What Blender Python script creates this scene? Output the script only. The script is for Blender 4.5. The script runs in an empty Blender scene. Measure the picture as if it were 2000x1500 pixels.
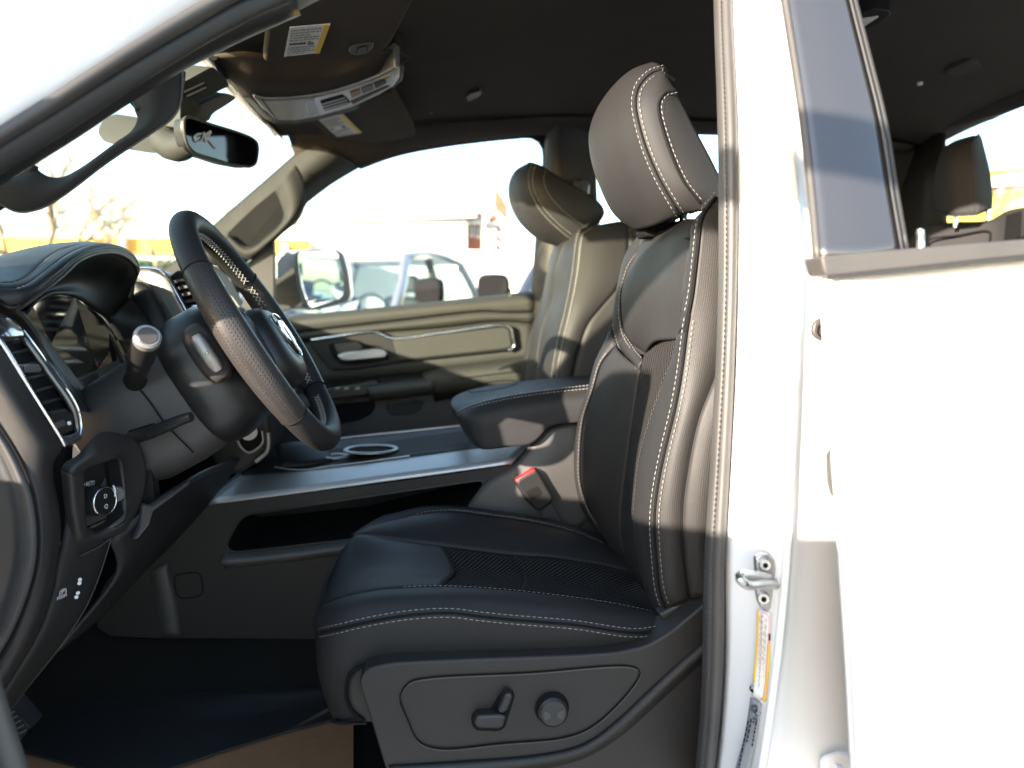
import bpy, bmesh, math, random
from mathutils import Vector, Matrix
R = math.radians
random.seed(7)
scene = bpy.context.scene
col = scene.collection

# ---------------------------------------------------------------- camera
CZ, FPX = 1.38, 1450.0
YAW, PITCH = math.atan(150 / 1450.0), math.atan(150 / 1450.0)
cam_d = bpy.data.cameras.new('camera')
cam_d.sensor_width = 36.0
cam_d.lens = 36.0 * FPX / 2000.0
cam_d.clip_start, cam_d.clip_end = 0.02, 600
cam_d.dof.use_dof = True
cam_d.dof.focus_distance = 1.0
cam_d.dof.aperture_fstop = 3.6
cam = bpy.data.objects.new('camera', cam_d)
col.objects.link(cam)
CAM = Vector((0, 0, CZ))
fwd = Vector((math.sin(YAW) * math.cos(PITCH), math.cos(YAW) * math.cos(PITCH), -math.sin(PITCH)))
rgt = Vector((math.cos(YAW), -math.sin(YAW), 0))
upv = rgt.cross(fwd)
m = Matrix((rgt, upv, -fwd)).transposed().to_4x4()
m.translation = CAM
cam.matrix_world = m
scene.camera = cam

# ---------------------------------------------------------------- sky, sun, exposure
SUN_AZ, SUN_EL = 43.5, 12.3      # light travels towards +X (azimuth from +Y) and down
world = bpy.data.worlds.new('World')
scene.world = world
world.use_nodes = True
wn = world.node_tree.nodes
sky = wn.new('ShaderNodeTexSky')
sky.sky_type = 'NISHITA'
sky.sun_disc = False
sky.sun_elevation = R(SUN_EL)
sky.sun_rotation = R(180 + SUN_AZ)
sky.air_density, sky.dust_density, sky.ozone_density = 1.0, 0.9, 1.3
wn['Background'].inputs['Strength'].default_value = 0.15
world.node_tree.links.new(sky.outputs['Color'], wn['Background'].inputs['Color'])
sun_d = bpy.data.lights.new('sun', 'SUN')
sun_d.energy, sun_d.angle, sun_d.color = 4.2, R(0.6), (1.0, 0.87, 0.73)
sun = bpy.data.objects.new('sun', sun_d)
col.objects.link(sun)
sd = Vector((math.sin(R(SUN_AZ)) * math.cos(R(SUN_EL)), math.cos(R(SUN_AZ)) * math.cos(R(SUN_EL)), -math.sin(R(SUN_EL))))
sun.rotation_euler = sd.to_track_quat('-Z', 'Y').to_euler()
sun.location = (-4, -4, 6)
vs = scene.view_settings
vs.view_transform, vs.look, vs.gamma, vs.exposure = 'Standard', 'None', 1.0, 2.5
vs.use_curve_mapping = False
cy = scene.cycles
cy.use_denoising = True
cy.max_bounces, cy.diffuse_bounces, cy.glossy_bounces = 10, 5, 5
cy.transparent_max_bounces, cy.transmission_bounces = 16, 6
cy.caustics_reflective = cy.caustics_refractive = False
cy.sample_clamp_indirect = 6

# ---------------------------------------------------------------- materials
MATS = {}
def mat(name, colr, rough=0.5, metal=0.0, bump=None, spec=0.5, coat=0.0, vary=0.12, vscale=9.0, alt=None, emis=None):
    mt = bpy.data.materials.new(name); mt.use_nodes = True
    nt = mt.node_tree; n = nt.nodes; l = nt.links; b = n['Principled BSDF']
    b.inputs['Base Color'].default_value = (*colr, 1)
    b.inputs['Roughness'].default_value = rough
    b.inputs['Metallic'].default_value = metal
    b.inputs['Specular IOR Level'].default_value = spec
    b.inputs['Coat Weight'].default_value = coat
    b.inputs['Coat Roughness'].default_value = 0.06
    tc = n.new('ShaderNodeTexCoord')
    if vary:
        nz = n.new('ShaderNodeTexNoise'); nz.inputs['Scale'].default_value = vscale; nz.inputs['Detail'].default_value = 6
        l.new(tc.outputs['Object'], nz.inputs['Vector'])
        mx = n.new('ShaderNodeMix'); mx.data_type = 'RGBA'
        a2 = alt or tuple(min(1, c * (1 + vary) + 0.002) for c in colr)
        mx.inputs[6].default_value = (*[c * (1 - vary) for c in colr], 1) if not alt else (*colr, 1)
        mx.inputs[7].default_value = (*a2, 1)
        l.new(nz.outputs['Fac'], mx.inputs[0]); l.new(mx.outputs[2], b.inputs['Base Color'])
        mr = n.new('ShaderNodeMapRange')
        mr.inputs['To Min'].default_value = max(0.0, rough - 0.07); mr.inputs['To Max'].default_value = min(1, rough + 0.07)
        nz2 = n.new('ShaderNodeTexNoise'); nz2.inputs['Scale'].default_value = vscale * 2.7; nz2.inputs['Detail'].default_value = 5
        l.new(tc.outputs['Object'], nz2.inputs['Vector'])
        l.new(nz2.outputs['Fac'], mr.inputs['Value']); l.new(mr.outputs['Result'], b.inputs['Roughness'])
    if bump:
        kind, sc_, st, dist = bump
        if kind == 'n':
            t = n.new('ShaderNodeTexNoise'); t.inputs['Scale'].default_value = sc_; t.inputs['Detail'].default_value = 3; o = t.outputs['Fac']
        else:
            t = n.new('ShaderNodeTexVoronoi'); t.inputs['Scale'].default_value = sc_; t.feature = 'DISTANCE_TO_EDGE'; o = t.outputs['Distance']
        l.new(tc.outputs['Object'], t.inputs['Vector'])
        bp = n.new('ShaderNodeBump'); bp.inputs['Strength'].default_value = st; bp.inputs['Distance'].default_value = dist
        l.new(o, bp.inputs['Height']); l.new(bp.outputs['Normal'], b.inputs['Normal'])
    if emis:
        b.inputs['Emission Color'].default_value = (*emis[0], 1); b.inputs['Emission Strength'].default_value = emis[1]
    MATS[name] = mt
    return mt

def dots(name, colr, rough, pitch, rad, hole, depth=0.6, woven=False, spec=0.3):
    """leather with a regular grid of punched holes (or a woven knit), laid out in metres through the UV map"""
    mt = mat(name, colr, rough, vary=0.1, spec=spec)
    nt = mt.node_tree; n = nt.nodes; l = nt.links; b = n['Principled BSDF']
    uv = n.new('ShaderNodeUVMap')
    sc_ = n.new('ShaderNodeVectorMath'); sc_.operation = 'SCALE'; sc_.inputs['Scale'].default_value = 1 / pitch
    l.new(uv.outputs['UV'], sc_.inputs[0])
    sx = n.new('ShaderNodeSeparateXYZ'); l.new(sc_.outputs[0], sx.inputs[0])
    fl = n.new('ShaderNodeMath'); fl.operation = 'FLOOR'; l.new(sx.outputs['Y'], fl.inputs[0])
    hf = n.new('ShaderNodeMath'); hf.operation = 'MULTIPLY_ADD'; hf.inputs[1].default_value = 0.5; l.new(fl.outputs[0], hf.inputs[0]); l.new(sx.outputs['X'], hf.inputs[2])
    cx = n.new('ShaderNodeCombineXYZ'); l.new(hf.outputs[0], cx.inputs['X']); l.new(sx.outputs['Y'], cx.inputs['Y'])
    fr = n.new('ShaderNodeVectorMath'); fr.operation = 'FRACTION'; l.new(cx.outputs[0], fr.inputs[0])
    ds = n.new('ShaderNodeVectorMath'); ds.operation = 'DISTANCE'; ds.inputs[1].default_value = (0.5, 0.5, 0); l.new(fr.outputs[0], ds.inputs[0])
    mr = n.new('ShaderNodeMapRange'); mr.inputs['From Min'].default_value = rad - 0.06; mr.inputs['From Max'].default_value = rad + 0.06
    l.new(ds.outputs['Value'], mr.inputs['Value'])
    old = b.inputs['Base Color'].links[0].from_socket
    mx = n.new('ShaderNodeMix'); mx.data_type = 'RGBA'
    l.new(mr.outputs['Result'], mx.inputs[0])
    mx.inputs[6].default_value = (*hole, 1); l.new(old, mx.inputs[7])
    l.new(mx.outputs[2], b.inputs['Base Color'])
    bp = n.new('ShaderNodeBump'); bp.inputs['Strength'].default_value = depth; bp.inputs['Distance'].default_value = 0.0007
    bp.invert = woven
    l.new(mr.outputs['Result'], bp.inputs['Height']); l.new(bp.outputs['Normal'], b.inputs['Normal'])
    return mt

def glass(name, tint, ior=1.45, gloss=1.0):
    mt = bpy.data.materials.new(name); mt.use_nodes = True
    nt = mt.node_tree; n = nt.nodes; l = nt.links
    n.remove(n['Principled BSDF']); out = n['Material Output']
    tr = n.new('ShaderNodeBsdfTransparent'); tr.inputs['Color'].default_value = (*tint, 1)
    gl = n.new('ShaderNodeBsdfGlossy'); gl.inputs['Roughness'].default_value = 0.01
    fr = n.new('ShaderNodeFresnel'); fr.inputs['IOR'].default_value = ior
    mu = n.new('ShaderNodeMath'); mu.operation = 'MULTIPLY'; mu.inputs[1].default_value = gloss
    mi = n.new('ShaderNodeMixShader')
    l.new(fr.outputs[0], mu.inputs[0]); l.new(mu.outputs[0], mi.inputs[0]); l.new(tr.outputs[0], mi.inputs[1]); l.new(gl.outputs[0], mi.inputs[2])
    l.new(mi.outputs[0], out.inputs['Surface'])
    MATS[name] = mt
    return mt

mat('leather', (0.0195, 0.0192, 0.020), 0.56, bump=('v', 700, 0.10, 0.0006), spec=0.25)
mat('plastic_mid', (0.10, 0.098, 0.096), 0.55, bump=('v', 600, 0.15, 0.0005))
mat('leather_dash', (0.0145, 0.015, 0.016), 0.47, bump=('v', 420, 0.30, 0.0008), spec=0.4)
dots('leather_side', (0.023, 0.021, 0.0195), 0.5, 0.0026, 0.33, (0.016, 0.015, 0.015), 0.35)
dots('leather_perforated', (0.034, 0.031, 0.030), 0.42, 0.0042, 0.17, (0.004, 0.004, 0.004), 0.7)
dots('knit_fabric', (0.003, 0.003, 0.0035), 0.95, 0.0068, 0.27, (0.11, 0.104, 0.098), 1.0, True, 0.08)
mat('plastic', (0.021, 0.019, 0.018), 0.52, spec=0.35, bump=('v', 520, 0.22, 0.0006))
mat('plastic_smooth', (0.0145, 0.0142, 0.0145), 0.42, bump=('n', 900, 0.05, 0.0004))
mat('plastic_grey', (0.046, 0.043, 0.041), 0.5, bump=('v', 600, 0.15, 0.0005))
mat('plastic_dark', (0.010, 0.0098, 0.0098), 0.55, spec=0.3, bump=('n', 700, 0.1, 0.0005))
mat('soft_touch', (0.030, 0.0305, 0.027), 0.62, spec=0.35, bump=('v', 520, 0.2, 0.0005))
mat('headliner_cloth', (0.052, 0.043, 0.036), 0.95, bump=('n', 900, 0.35, 0.0008), spec=0.15)
mat('carpet', (0.012, 0.012, 0.0118), 1.0, bump=('n', 500, 0.9, 0.003), spec=0.1)
mat('rubber', (0.055, 0.052, 0.050), 0.5, bump=('n', 800, 0.12, 0.0005), vary=0.25, vscale=14)
mat('rubber_dark', (0.020, 0.020, 0.020), 0.55, bump=('n', 800, 0.15, 0.0005))
mat('paint_white', (0.80, 0.80, 0.80), 0.30, vary=0, coat=0.6, bump=('n', 260, 0.02, 0.0005))
mat('paint_silver', (0.22, 0.235, 0.26), 0.3, metal=0.45, coat=0.8, vary=0.05)
mat('paint_graphite', (0.06, 0.07, 0.09), 0.3, metal=0.3, coat=0.8, vary=0.05)
mat('gloss_black', (0.032, 0.032, 0.034), 0.18, coat=1.0, vary=0.1, spec=0.7)
mat('silver_trim', (0.42, 0.42, 0.43), 0.34, metal=0.85, vary=0.05, vscale=30)
mat('silver_dim', (0.30, 0.29, 0.28), 0.38, metal=0.6, vary=0.06)
mat('chrome', (0.75, 0.76, 0.78), 0.10, metal=1.0, vary=0.03)
mat('steel', (0.55, 0.54, 0.53), 0.35, metal=0.9, vary=0.15, vscale=60)
mat('thread', (0.30, 0.285, 0.26), 0.8, vary=0.1, vscale=300)
mat('thread_dark', (0.07, 0.07, 0.07), 0.8, vary=0.1, vscale=300)
mat('label_white', (0.72, 0.71, 0.68), 0.5, vary=0.04)
mat('label_yellow', (0.72, 0.46, 0.03), 0.5, vary=0.04)
mat('label_grey', (0.20, 0.21, 0.23), 0.4, vary=0.06)
mat('label_pink', (0.65, 0.22, 0.26), 0.6, vary=0.05)
mat('ink', (0.006, 0.006, 0.006), 0.85, vary=0.1, spec=0.15)
mat('ink_grey', (0.28, 0.27, 0.26), 0.6, vary=0.1)
mat('ink_white', (0.65, 0.65, 0.64), 0.5, vary=0.03)
mat('button_red', (0.22, 0.05, 0.035), 0.45, vary=0.05)
mat('pillar_cloth', (0.021, 0.021, 0.020), 0.7, bump=('v', 520, 0.2, 0.0005), spec=0.3)
mat('red_plastic', (0.62, 0.02, 0.02), 0.4, vary=0.05)
mat('paper_tan', (0.34, 0.175, 0.085), 0.85, bump=('v', 300, 0.5, 0.001), vary=0.15, vscale=40)
mat('floor_liner', (0.024, 0.024, 0.026), 0.42, bump=('n', 500, 0.2, 0.0006))
mat('screen_glass', (0.006, 0.006, 0.007), 0.06, coat=1.0, vary=0.1, spec=0.8)
mat('mirror', (0.9, 0.92, 0.92), 0.01, metal=1.0, vary=0.0)
mat('mirror_dark', (0.035, 0.037, 0.04), 0.03, metal=1.0, vary=0.0)
glass('window_glass', (0.93, 0.96, 0.94))
glass('windshield_glass', (0.93, 0.97, 0.84))
glass('tinted_glass', (0.66, 0.76, 0.72), gloss=0.25)
glass('rear_glass', (0.80, 0.90, 0.84), gloss=0.3)
mat('bench_cloth', (0.035, 0.034, 0.035), 0.85, spec=0.15)
mat('satin_trim', (0.50, 0.50, 0.505), 0.45, metal=0.7, vary=0.05, vscale=30)
mat('matt_black', (0.020, 0.019, 0.019), 0.68, vary=0.1, spec=0.25)
mat('concrete', (0.42, 0.408, 0.392), 0.9, bump=('n', 60, 0.6, 0.01), vary=0.3, vscale=2)
mat('render_white', (0.72, 0.70, 0.67), 0.85, bump=('n', 20, 0.2, 0.01), vary=0.05, vscale=1)
mat('brick', (0.28, 0.09, 0.05), 0.85, bump=('n', 30, 0.5, 0.01), vary=0.25, vscale=3)
mat('ochre_paint', (0.42, 0.34, 0.05), 0.7, vary=0.15, vscale=1)
mat('yellow_paint', (0.70, 0.36, 0.02), 0.6, vary=0.1, vscale=1)
mat('roof_tin', (0.66, 0.63, 0.60), 0.6, metal=0.2, vary=0.1, vscale=1)
mat('bark', (0.30, 0.22, 0.15), 0.95, bump=('n', 30, 0.6, 0.01), vary=0.25)
mat('leaf', (0.06, 0.12, 0.04), 0.7, vary=0.3)
mat('tyre', (0.02, 0.02, 0.02), 0.8, vary=0.1)
mat('post_white', (0.75, 0.75, 0.73), 0.6, vary=0.05)
mat('dark_window', (0.03, 0.035, 0.04), 0.08, coat=1.0, vary=0.1)

# ---------------------------------------------------------------- helpers
def ray(px, py):
    return (fwd * FPX + rgt * (px - 1000.0) + upv * (750.0 - py)).normalized()
def W(px, py, Y):
    """point of the place seen at photo pixel (px, py) that stands Y metres across the truck"""
    d = ray(px, py); return CAM + d * (Y / d.y)
def WZ(px, py, z):
    d = ray(px, py); return CAM + d * ((z - CZ) / d.z)
def WX(px, py, x):
    d = ray(px, py); return CAM + d * (x / d.x)

def V(p, Y=None):
    if isinstance(p, Vector): return p.copy()
    if len(p) == 3: return W(*p)
    return W(p[0], p[1], Y)
def vs_(pts, Y=None): return [V(p, Y) for p in pts]

def smooth(pts, n, closed=False):
    """Catmull-Rom through pts, resampled to n points evenly by length"""
    P = [Vector(p) for p in pts]
    if len(P) == 2 and not closed:
        return [P[0].lerp(P[1], i / (n - 1)) for i in range(n)]
    k = len(P); dense = []
    segs = k if closed else k - 1
    for i in range(segs):
        if closed: a, b, c, d = P[(i - 1) % k], P[i], P[(i + 1) % k], P[(i + 2) % k]
        else: a, b, c, d = P[max(i - 1, 0)], P[i], P[i + 1], P[min(i + 2, k - 1)]
        t0 = 0; t1 = max((b - a).length, 1e-6) ** 0.5; t2 = t1 + max((c - b).length, 1e-6) ** 0.5; t3 = t2 + max((d - c).length, 1e-6) ** 0.5
        if i == 0 and not closed: a = b + (b - c); t1 = max((b - a).length, 1e-6) ** 0.5; t2 = t1 + max((c - b).length, 1e-6) ** 0.5; t3 = t2 + max((d - c).length, 1e-6) ** 0.5
        if i == segs - 1 and not closed: d = c + (c - b); t3 = t2 + max((d - c).length, 1e-6) ** 0.5
        for s in range(12):
            t = t1 + (t2 - t1) * s / 12
            A1 = a * ((t1 - t) / (t1 - t0)) + b * ((t - t0) / (t1 - t0))
            A2 = b * ((t2 - t) / (t2 - t1)) + c * ((t - t1) / (t2 - t1))
            A3 = c * ((t3 - t) / (t3 - t2)) + d * ((t - t2) / (t3 - t2))
            B1 = A1 * ((t2 - t) / (t2 - t0)) + A2 * ((t - t0) / (t2 - t0))
            B2 = A2 * ((t3 - t) / (t3 - t1)) + A3 * ((t - t1) / (t3 - t1))
            dense.append(B1 * ((t2 - t) / (t2 - t1)) + B2 * ((t - t1) / (t2 - t1)))
    dense.append(P[0].copy() if closed else P[-1].copy())
    return resample(dense, n, closed)

def resample(dense, n, closed=False):
    L = [0.0]
    for a, b in zip(dense, dense[1:]): L.append(L[-1] + (b - a).length)
    out = []; j = 0; m_ = n if closed else n - 1
    for i in range(n):
        t = L[-1] * i / m_
        while j < len(L) - 2 and L[j + 1] < t: j += 1
        f = (t - L[j]) / max(L[j + 1] - L[j], 1e-9)
        out.append(dense[j].lerp(dense[j + 1], min(max(f, 0), 1)))
    return out

def root_of(p):
    while p.parent: p = p.parent
    return p
def thing(name, label, cat, loc=(0, 0, 0), group=None):
    o = bpy.data.objects.new(name, None); o.location = loc; o.empty_display_size = 0.1
    col.objects.link(o); o['label'] = label; o['category'] = cat; o['kind'] = 'thing'
    if group: o['group'] = group
    return o
def tag(o, label, cat, group=None, kind=None):
    o['kind'] = kind or 'thing'
    if label: o['label'] = label
    if cat: o['category'] = cat
    if group: o['group'] = group
    return o

def add(name, verts, faces, mt, parent=None, smooth_=True, uvs=None, solid=0, bevel=0, seg=2, sub=0, angle=40, label=None, off=-1):
    me = bpy.data.meshes.new(name)
    o0 = root_of(parent).location if parent else Vector()
    me.from_pydata([Vector(v) - o0 for v in verts], [], faces)
    me.materials.append(MATS[mt])
    if uvs:
        u = me.uv_layers.new(name='UVMap')
        for lp in me.loops: u.data[lp.index].uv = uvs[lp.vertex_index]
    me.validate()
    if smooth_:
        me.polygons.foreach_set('use_smooth', [True] * len(me.polygons))
    o = bpy.data.objects.new(name, me); col.objects.link(o)
    if parent: o.parent = parent
    if solid:
        s = o.modifiers.new('solid', 'SOLIDIFY'); s.thickness = solid; s.offset = off
    if bevel:
        b = o.modifiers.new('bevel', 'BEVEL'); b.width = bevel; b.segments = seg; b.limit_method = 'ANGLE'; b.angle_limit = R(35); b.harden_normals = False
    if sub:
        s = o.modifiers.new('sub', 'SUBSURF'); s.levels = s.render_levels = sub
    if smooth_ and angle < 180 and not sub:
        try: me.set_sharp_from_angle(angle=R(angle))
        except Exception: pass
    if label: o['label'] = label
    return o

def face_cam(verts, faces):
    """turn a sheet so that its outer side looks back to where the photographer stands"""
    s = 0.0
    for f in faces[:: max(1, len(faces) // 200)]:
        a, b, c = verts[f[0]], verts[f[1]], verts[f[2]]
        nrm = (b - a).cross(c - a); s += nrm.dot(CAM - a)
    return faces if s >= 0 else [tuple(reversed(f)) for f in faces]

def grid(curves, ncross, n):
    C = [smooth(c, n) for c in curves]
    rows = []
    for i in range(n):
        rows.append(smooth([c[i] for c in C], ncross) if len(C) > 2 else [C[0][i].lerp(C[1][i], k / (ncross - 1)) for k in range(ncross)])
    return rows

def sheet(name, curves, mt, parent, n=36, k=10, puff=0.0, solid=0.004, Y=None, groove=0.0, pw=4, outward=True, label=None, out=None):
    """a skin through several long curves; puff swells it between its edges like upholstery"""
    curves = [vs_(c, Y) for c in curves]
    rows = grid(curves, k, n)
    V_ = [p for r in rows for p in r]
    F = [(i * k + j, i * k + j + 1, (i + 1) * k + j + 1, (i + 1) * k + j) for i in range(n - 1) for j in range(k - 1)]
    if outward: F = face_cam(V_, F)
    if out is not None:
        s = sum((V_[f[1]] - V_[f[0]]).cross(V_[f[2]] - V_[f[0]]).dot(out) for f in F)
        if s < 0: F = [tuple(reversed(f)) for f in F]
    # uv in metres
    uv = []
    for i in range(n):
        for j in range(k):
            uv.append([0, 0])
    for j in range(k):
        s = 0
        for i in range(n):
            if i: s += (V_[i * k + j] - V_[(i - 1) * k + j]).length
            uv[i * k + j][0] = s
    mid = k // 2
    base = [uv[i * k + mid][0] for i in range(n)]
    for i in range(n):
        s = 0
        for j in range(k):
            if j: s += (V_[i * k + j] - V_[i * k + j - 1]).length
            uv[i * k + j] = (base[i], s)
    if puff or groove:
        nr = [Vector() for _ in V_]
        for f in F:
            q = (V_[f[1]] - V_[f[0]]).cross(V_[f[2]] - V_[f[0]])
            for x in f: nr[x] += q
        V2 = []
        for i in range(n):
            for j in range(k):
                u = j / (k - 1); idx = i * k + j
                d = puff * (1 - abs(2 * u - 1) ** pw)
                V2.append(V_[idx] + (nr[idx].normalized() if nr[idx].length > 0 else Vector()) * d)
        V_ = V2
    return add(name, V_, F, mt, parent, uvs=uv, solid=solid, angle=180, label=label)

def fillet(P, r, n=4):
    """round the corners of a closed outline"""
    out = []; k = len(P)
    for i in range(k):
        a, b, c = P[i - 1], P[i], P[(i + 1) % k]
        la, lc = (a - b).length, (c - b).length
        t = min(r, la * 0.45, lc * 0.45)
        if t < 1e-5: out.append(b); continue
        p0, p1 = b + (a - b) * (t / la), b + (c - b) * (t / lc)
        for s in range(n + 1):
            f = s / n
            out.append(p0 * (1 - f) ** 2 + b * 2 * f * (1 - f) + p1 * f * f)
    return out

def plate(name, outline, mt, parent, Y=None, depth=0.01, bevel=0.002, round_=0.0, seg=3, direction=(0, 1, 0), curve=False, label=None, n=48):
    """a solid slab whose front face is the outline; it goes back along direction"""
    P = vs_(outline, Y)
    if curve: P = smooth(P, n, True)
    elif round_: P = fillet(P, round_)
    d = Vector(direction).normalized() * depth
    k = len(P)
    nrm = Vector()
    for i in range(k): nrm += P[i].cross(P[(i + 1) % k])
    if nrm.dot(d) > 0: P.reverse()
    verts = P + [p + d for p in P]
    faces = [tuple(range(k)), tuple(reversed(range(k, 2 * k)))] + [(i, k + i, k + (i + 1) % k, (i + 1) % k) for i in range(k)]
    return add(name, verts, faces, mt, parent, bevel=bevel, seg=seg, label=label)

def tube(name, pts, r, mt, parent, n=24, sides=10, cap=True, flat=None, closed=False, raw=False, label=None):
    """a round bar along a path; r may be a number or a list along the path"""
    P = [Vector(p) for p in pts] if raw else smooth(vs_(pts), n, closed)
    n = len(P)
    rr = r if isinstance(r, (list, tuple)) else [r]
    verts, faces, uv = [], [], []
    up = None; L = 0
    for i, p in enumerate(P):
        a = P[(i - 1) % n] if closed else P[max(i - 1, 0)]
        b = P[(i + 1) % n] if closed else P[min(i + 1, n - 1)]
        t = (b - a).normalized()
        if up is None:
            up = t.orthogonal().normalized() if flat is None else (Vector(flat[0]) - t * t.dot(Vector(flat[0]))).normalized()
        else:
            up = (up - t * t.dot(up)).normalized()
        sd_ = t.cross(up)
        f = i / max(n - 1, 1) * (len(rr) - 1); j = min(int(f), len(rr) - 1); j2 = min(j + 1, len(rr) - 1)
        rad = rr[j] * (1 - (f - j)) + rr[j2] * (f - j)
        if i: L += (p - P[i - 1]).length
        for s in range(sides):
            an = 2 * math.pi * s / sides
            k1, k2 = (rad, rad) if flat is None else (rad * flat[1], rad)
            verts.append(p + up * math.cos(an) * k1 + sd_ * math.sin(an) * k2); uv.append((L, an * rad))
    m_ = n if closed else n - 1
    for i in range(m_):
        for s in range(sides):
            a, b = i * sides + s, i * sides + (s + 1) % sides
            c, d = ((i + 1) % n) * sides + (s + 1) % sides, ((i + 1) % n) * sides + s
            faces.append((a, b, c, d))
    if cap and not closed:
        faces.append(tuple(reversed(range(sides)))); faces.append(tuple(range((n - 1) * sides, n * sides)))
    return add(name, verts, faces, mt, parent, uvs=uv, angle=50, label=label)

def dashes(paths, length, gap, r, lift=0.0012, jitter=0.15):
    """little thread capsules along paths -> verts, faces"""
    verts, faces = [], []
    for path in paths:
        L = sum((b - a).length for a, b in zip(path, path[1:]))
        cnt = max(2, int(L / (length + gap)))
        P = resample(path, cnt * 2 + 1)
        for i in range(cnt):
            a, b = P[2 * i], P[2 * i].lerp(P[2 * i + 2], length / (length + gap))
            t = (b - a)
            if t.length < 1e-6: continue
            t.normalize()
            c = (CAM - a).normalized(); c = (c - t * t.dot(c)).normalized(); s = t.cross(c)
            a = a + c * lift; b = b + c * lift
            mid = a.lerp(b, 0.5) + c * r * 0.6 + s * random.uniform(-jitter, jitter) * r
            base = len(verts)
            for q, rad in ((a, r * 0.45), (mid, r), (b, r * 0.45)):
                for an in range(5):
                    w = 2 * math.pi * an / 5
                    verts.append(q + c * math.cos(w) * rad + s * math.sin(w) * rad)
            for g in (0, 5):
                for an in range(5):
                    faces.append((base + g + an, base + g + (an + 1) % 5, base + g + 5 + (an + 1) % 5, base + g + 5 + an))
    return verts, faces

def stitching(name, curves, parent, mt='thread', length=0.0046, gap=0.0024, r=0.00042, lift=0.0014, n=60, Y=None):
    v, f = dashes([smooth(vs_(c, Y), n) for c in curves], length, gap, r, lift)
    o = add(name, v, f, mt, parent)
    o['kind'] = 'stuff'
    return o

def shift(curve, d, Y=None):
    """move a curve sideways by d metres, square to the line of sight"""
    P = vs_(curve, Y); out = []
    for i, p in enumerate(P):
        t = (P[min(i + 1, len(P) - 1)] - P[max(i - 1, 0)]).normalized()
        c = (CAM - p).normalized()
        out.append(p + t.cross(c).normalized() * d)
    return out

def box(name, lo, hi, mt, parent=None, bevel=0.0, seg=2, label=None):
    x0, y0, z0 = lo; x1, y1, z1 = hi
    v = [Vector(p) for p in ((x0, y0, z0), (x1, y0, z0), (x1, y1, z0), (x0, y1, z0), (x0, y0, z1), (x1, y0, z1), (x1, y1, z1), (x0, y1, z1))]
    f = [(3, 2, 1, 0), (4, 5, 6, 7), (0, 1, 5, 4), (1, 2, 6, 5), (2, 3, 7, 6), (3, 0, 4, 7)]
    return add(name, v, f, mt, parent, bevel=bevel, seg=seg, label=label)

def loft(name, rings, mt, parent, cap=True, sub=0, label=None, angle=40):
    k = len(rings[0]); verts = [p for r in rings for p in r]; faces = []
    for i in range(len(rings) - 1):
        for s in range(k):
            faces.append((i * k + s, i * k + (s + 1) % k, (i + 1) * k + (s + 1) % k, (i + 1) * k + s))
    if cap:
        faces.append(tuple(reversed(range(k)))); faces.append(tuple(range((len(rings) - 1) * k, len(rings) * k)))
    o = add(name, verts, faces, mt, parent, sub=sub, label=label, angle=angle)
    bm = bmesh.new(); bm.from_mesh(o.data); bmesh.ops.recalc_face_normals(bm, faces=bm.faces); bm.to_mesh(o.data); bm.free()
    return o

def superring(c, u, v, a, b, n=28, e=3.0):
    out = []
    for i in range(n):
        t = 2 * math.pi * i / n; cs, sn = math.cos(t), math.sin(t)
        out.append(c + u * (math.copysign(abs(cs) ** (2 / e), cs) * a) + v * (math.copysign(abs(sn) ** (2 / e), sn) * b))
    return out

def disc(name, c, axis, r, h, mt, parent, n=28, bevel=0.001, label=None, up=None):
    """a cylinder standing on c along axis"""
    ax = Vector(axis).normalized(); u = ax.orthogonal().normalized(); v = ax.cross(u)
    rings = [[c + ax * z + u * math.cos(2 * math.pi * i / n) * q + v * math.sin(2 * math.pi * i / n) * q for i in range(n)] for z, q in ((0, r), (h - bevel, r), (h, r - bevel))]
    return loft(name, rings, mt, parent, label=label)

def text(name, body, o, xd, yd, size, mt, parent, label=None, bold=0.0):
    cu = bpy.data.curves.new(name, 'FONT'); cu.body = body; cu.size = size; cu.align_x = 'CENTER'; cu.align_y = 'CENTER'; cu.offset = bold
    t = bpy.data.objects.new(name, cu)
    me = bpy.data.meshes.new_from_object(t)
    bpy.data.objects.remove(t)
    xd = Vector(xd).normalized(); yd = Vector(yd); yd = (yd - xd * xd.dot(yd)).normalized()
    verts = [o + xd * v.co.x + yd * v.co.y for v in me.vertices]
    faces = [tuple(p.vertices) for p in me.polygons]
    return add(name, verts, faces, mt, parent, smooth_=False, label=label)

def printed(name, c, ux, uy, rows, mt, parent, fill=0.5, seedv=1, words=6):
    """rows of print too small to read, as thin strokes lying on a label: c corner, ux along the rows, uy down the rows"""
    rnd = random.Random(seedv); v, f = [], []
    nrm = ux.cross(uy).normalized()
    if nrm.dot(CAM - c) < 0: nrm = -nrm
    for r_ in range(rows):
        y0 = (r_ + 0.25) / rows; y1 = y0 + fill / rows
        x = rnd.uniform(0, 0.05)
        while x < 0.95:
            w = rnd.uniform(0.4, 1.4) / words * 0.6
            x1 = min(x + w, 0.98); b = len(v)
            for (a, d) in ((x, y0), (x1, y0), (x1, y1), (x, y1)): v.append(c + ux * a + uy * d + nrm * 0.0004)
            f.append((b, b + 1, b + 2, b + 3)); x = x1 + 0.025
            if rnd.random() < 0.06: break
    o = add(name, v, f, mt, parent, smooth_=False)
    o['kind'] = 'stuff'
    return o
# ================================================================= SETTING
g = add('ground', [Vector(p) for p in ((-150, -60, 0), (150, -60, 0), (150, 260, 0), (-150, 260, 0))], [(0, 1, 2, 3)], 'concrete', None, smooth_=False)
g['kind'] = 'structure'

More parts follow.
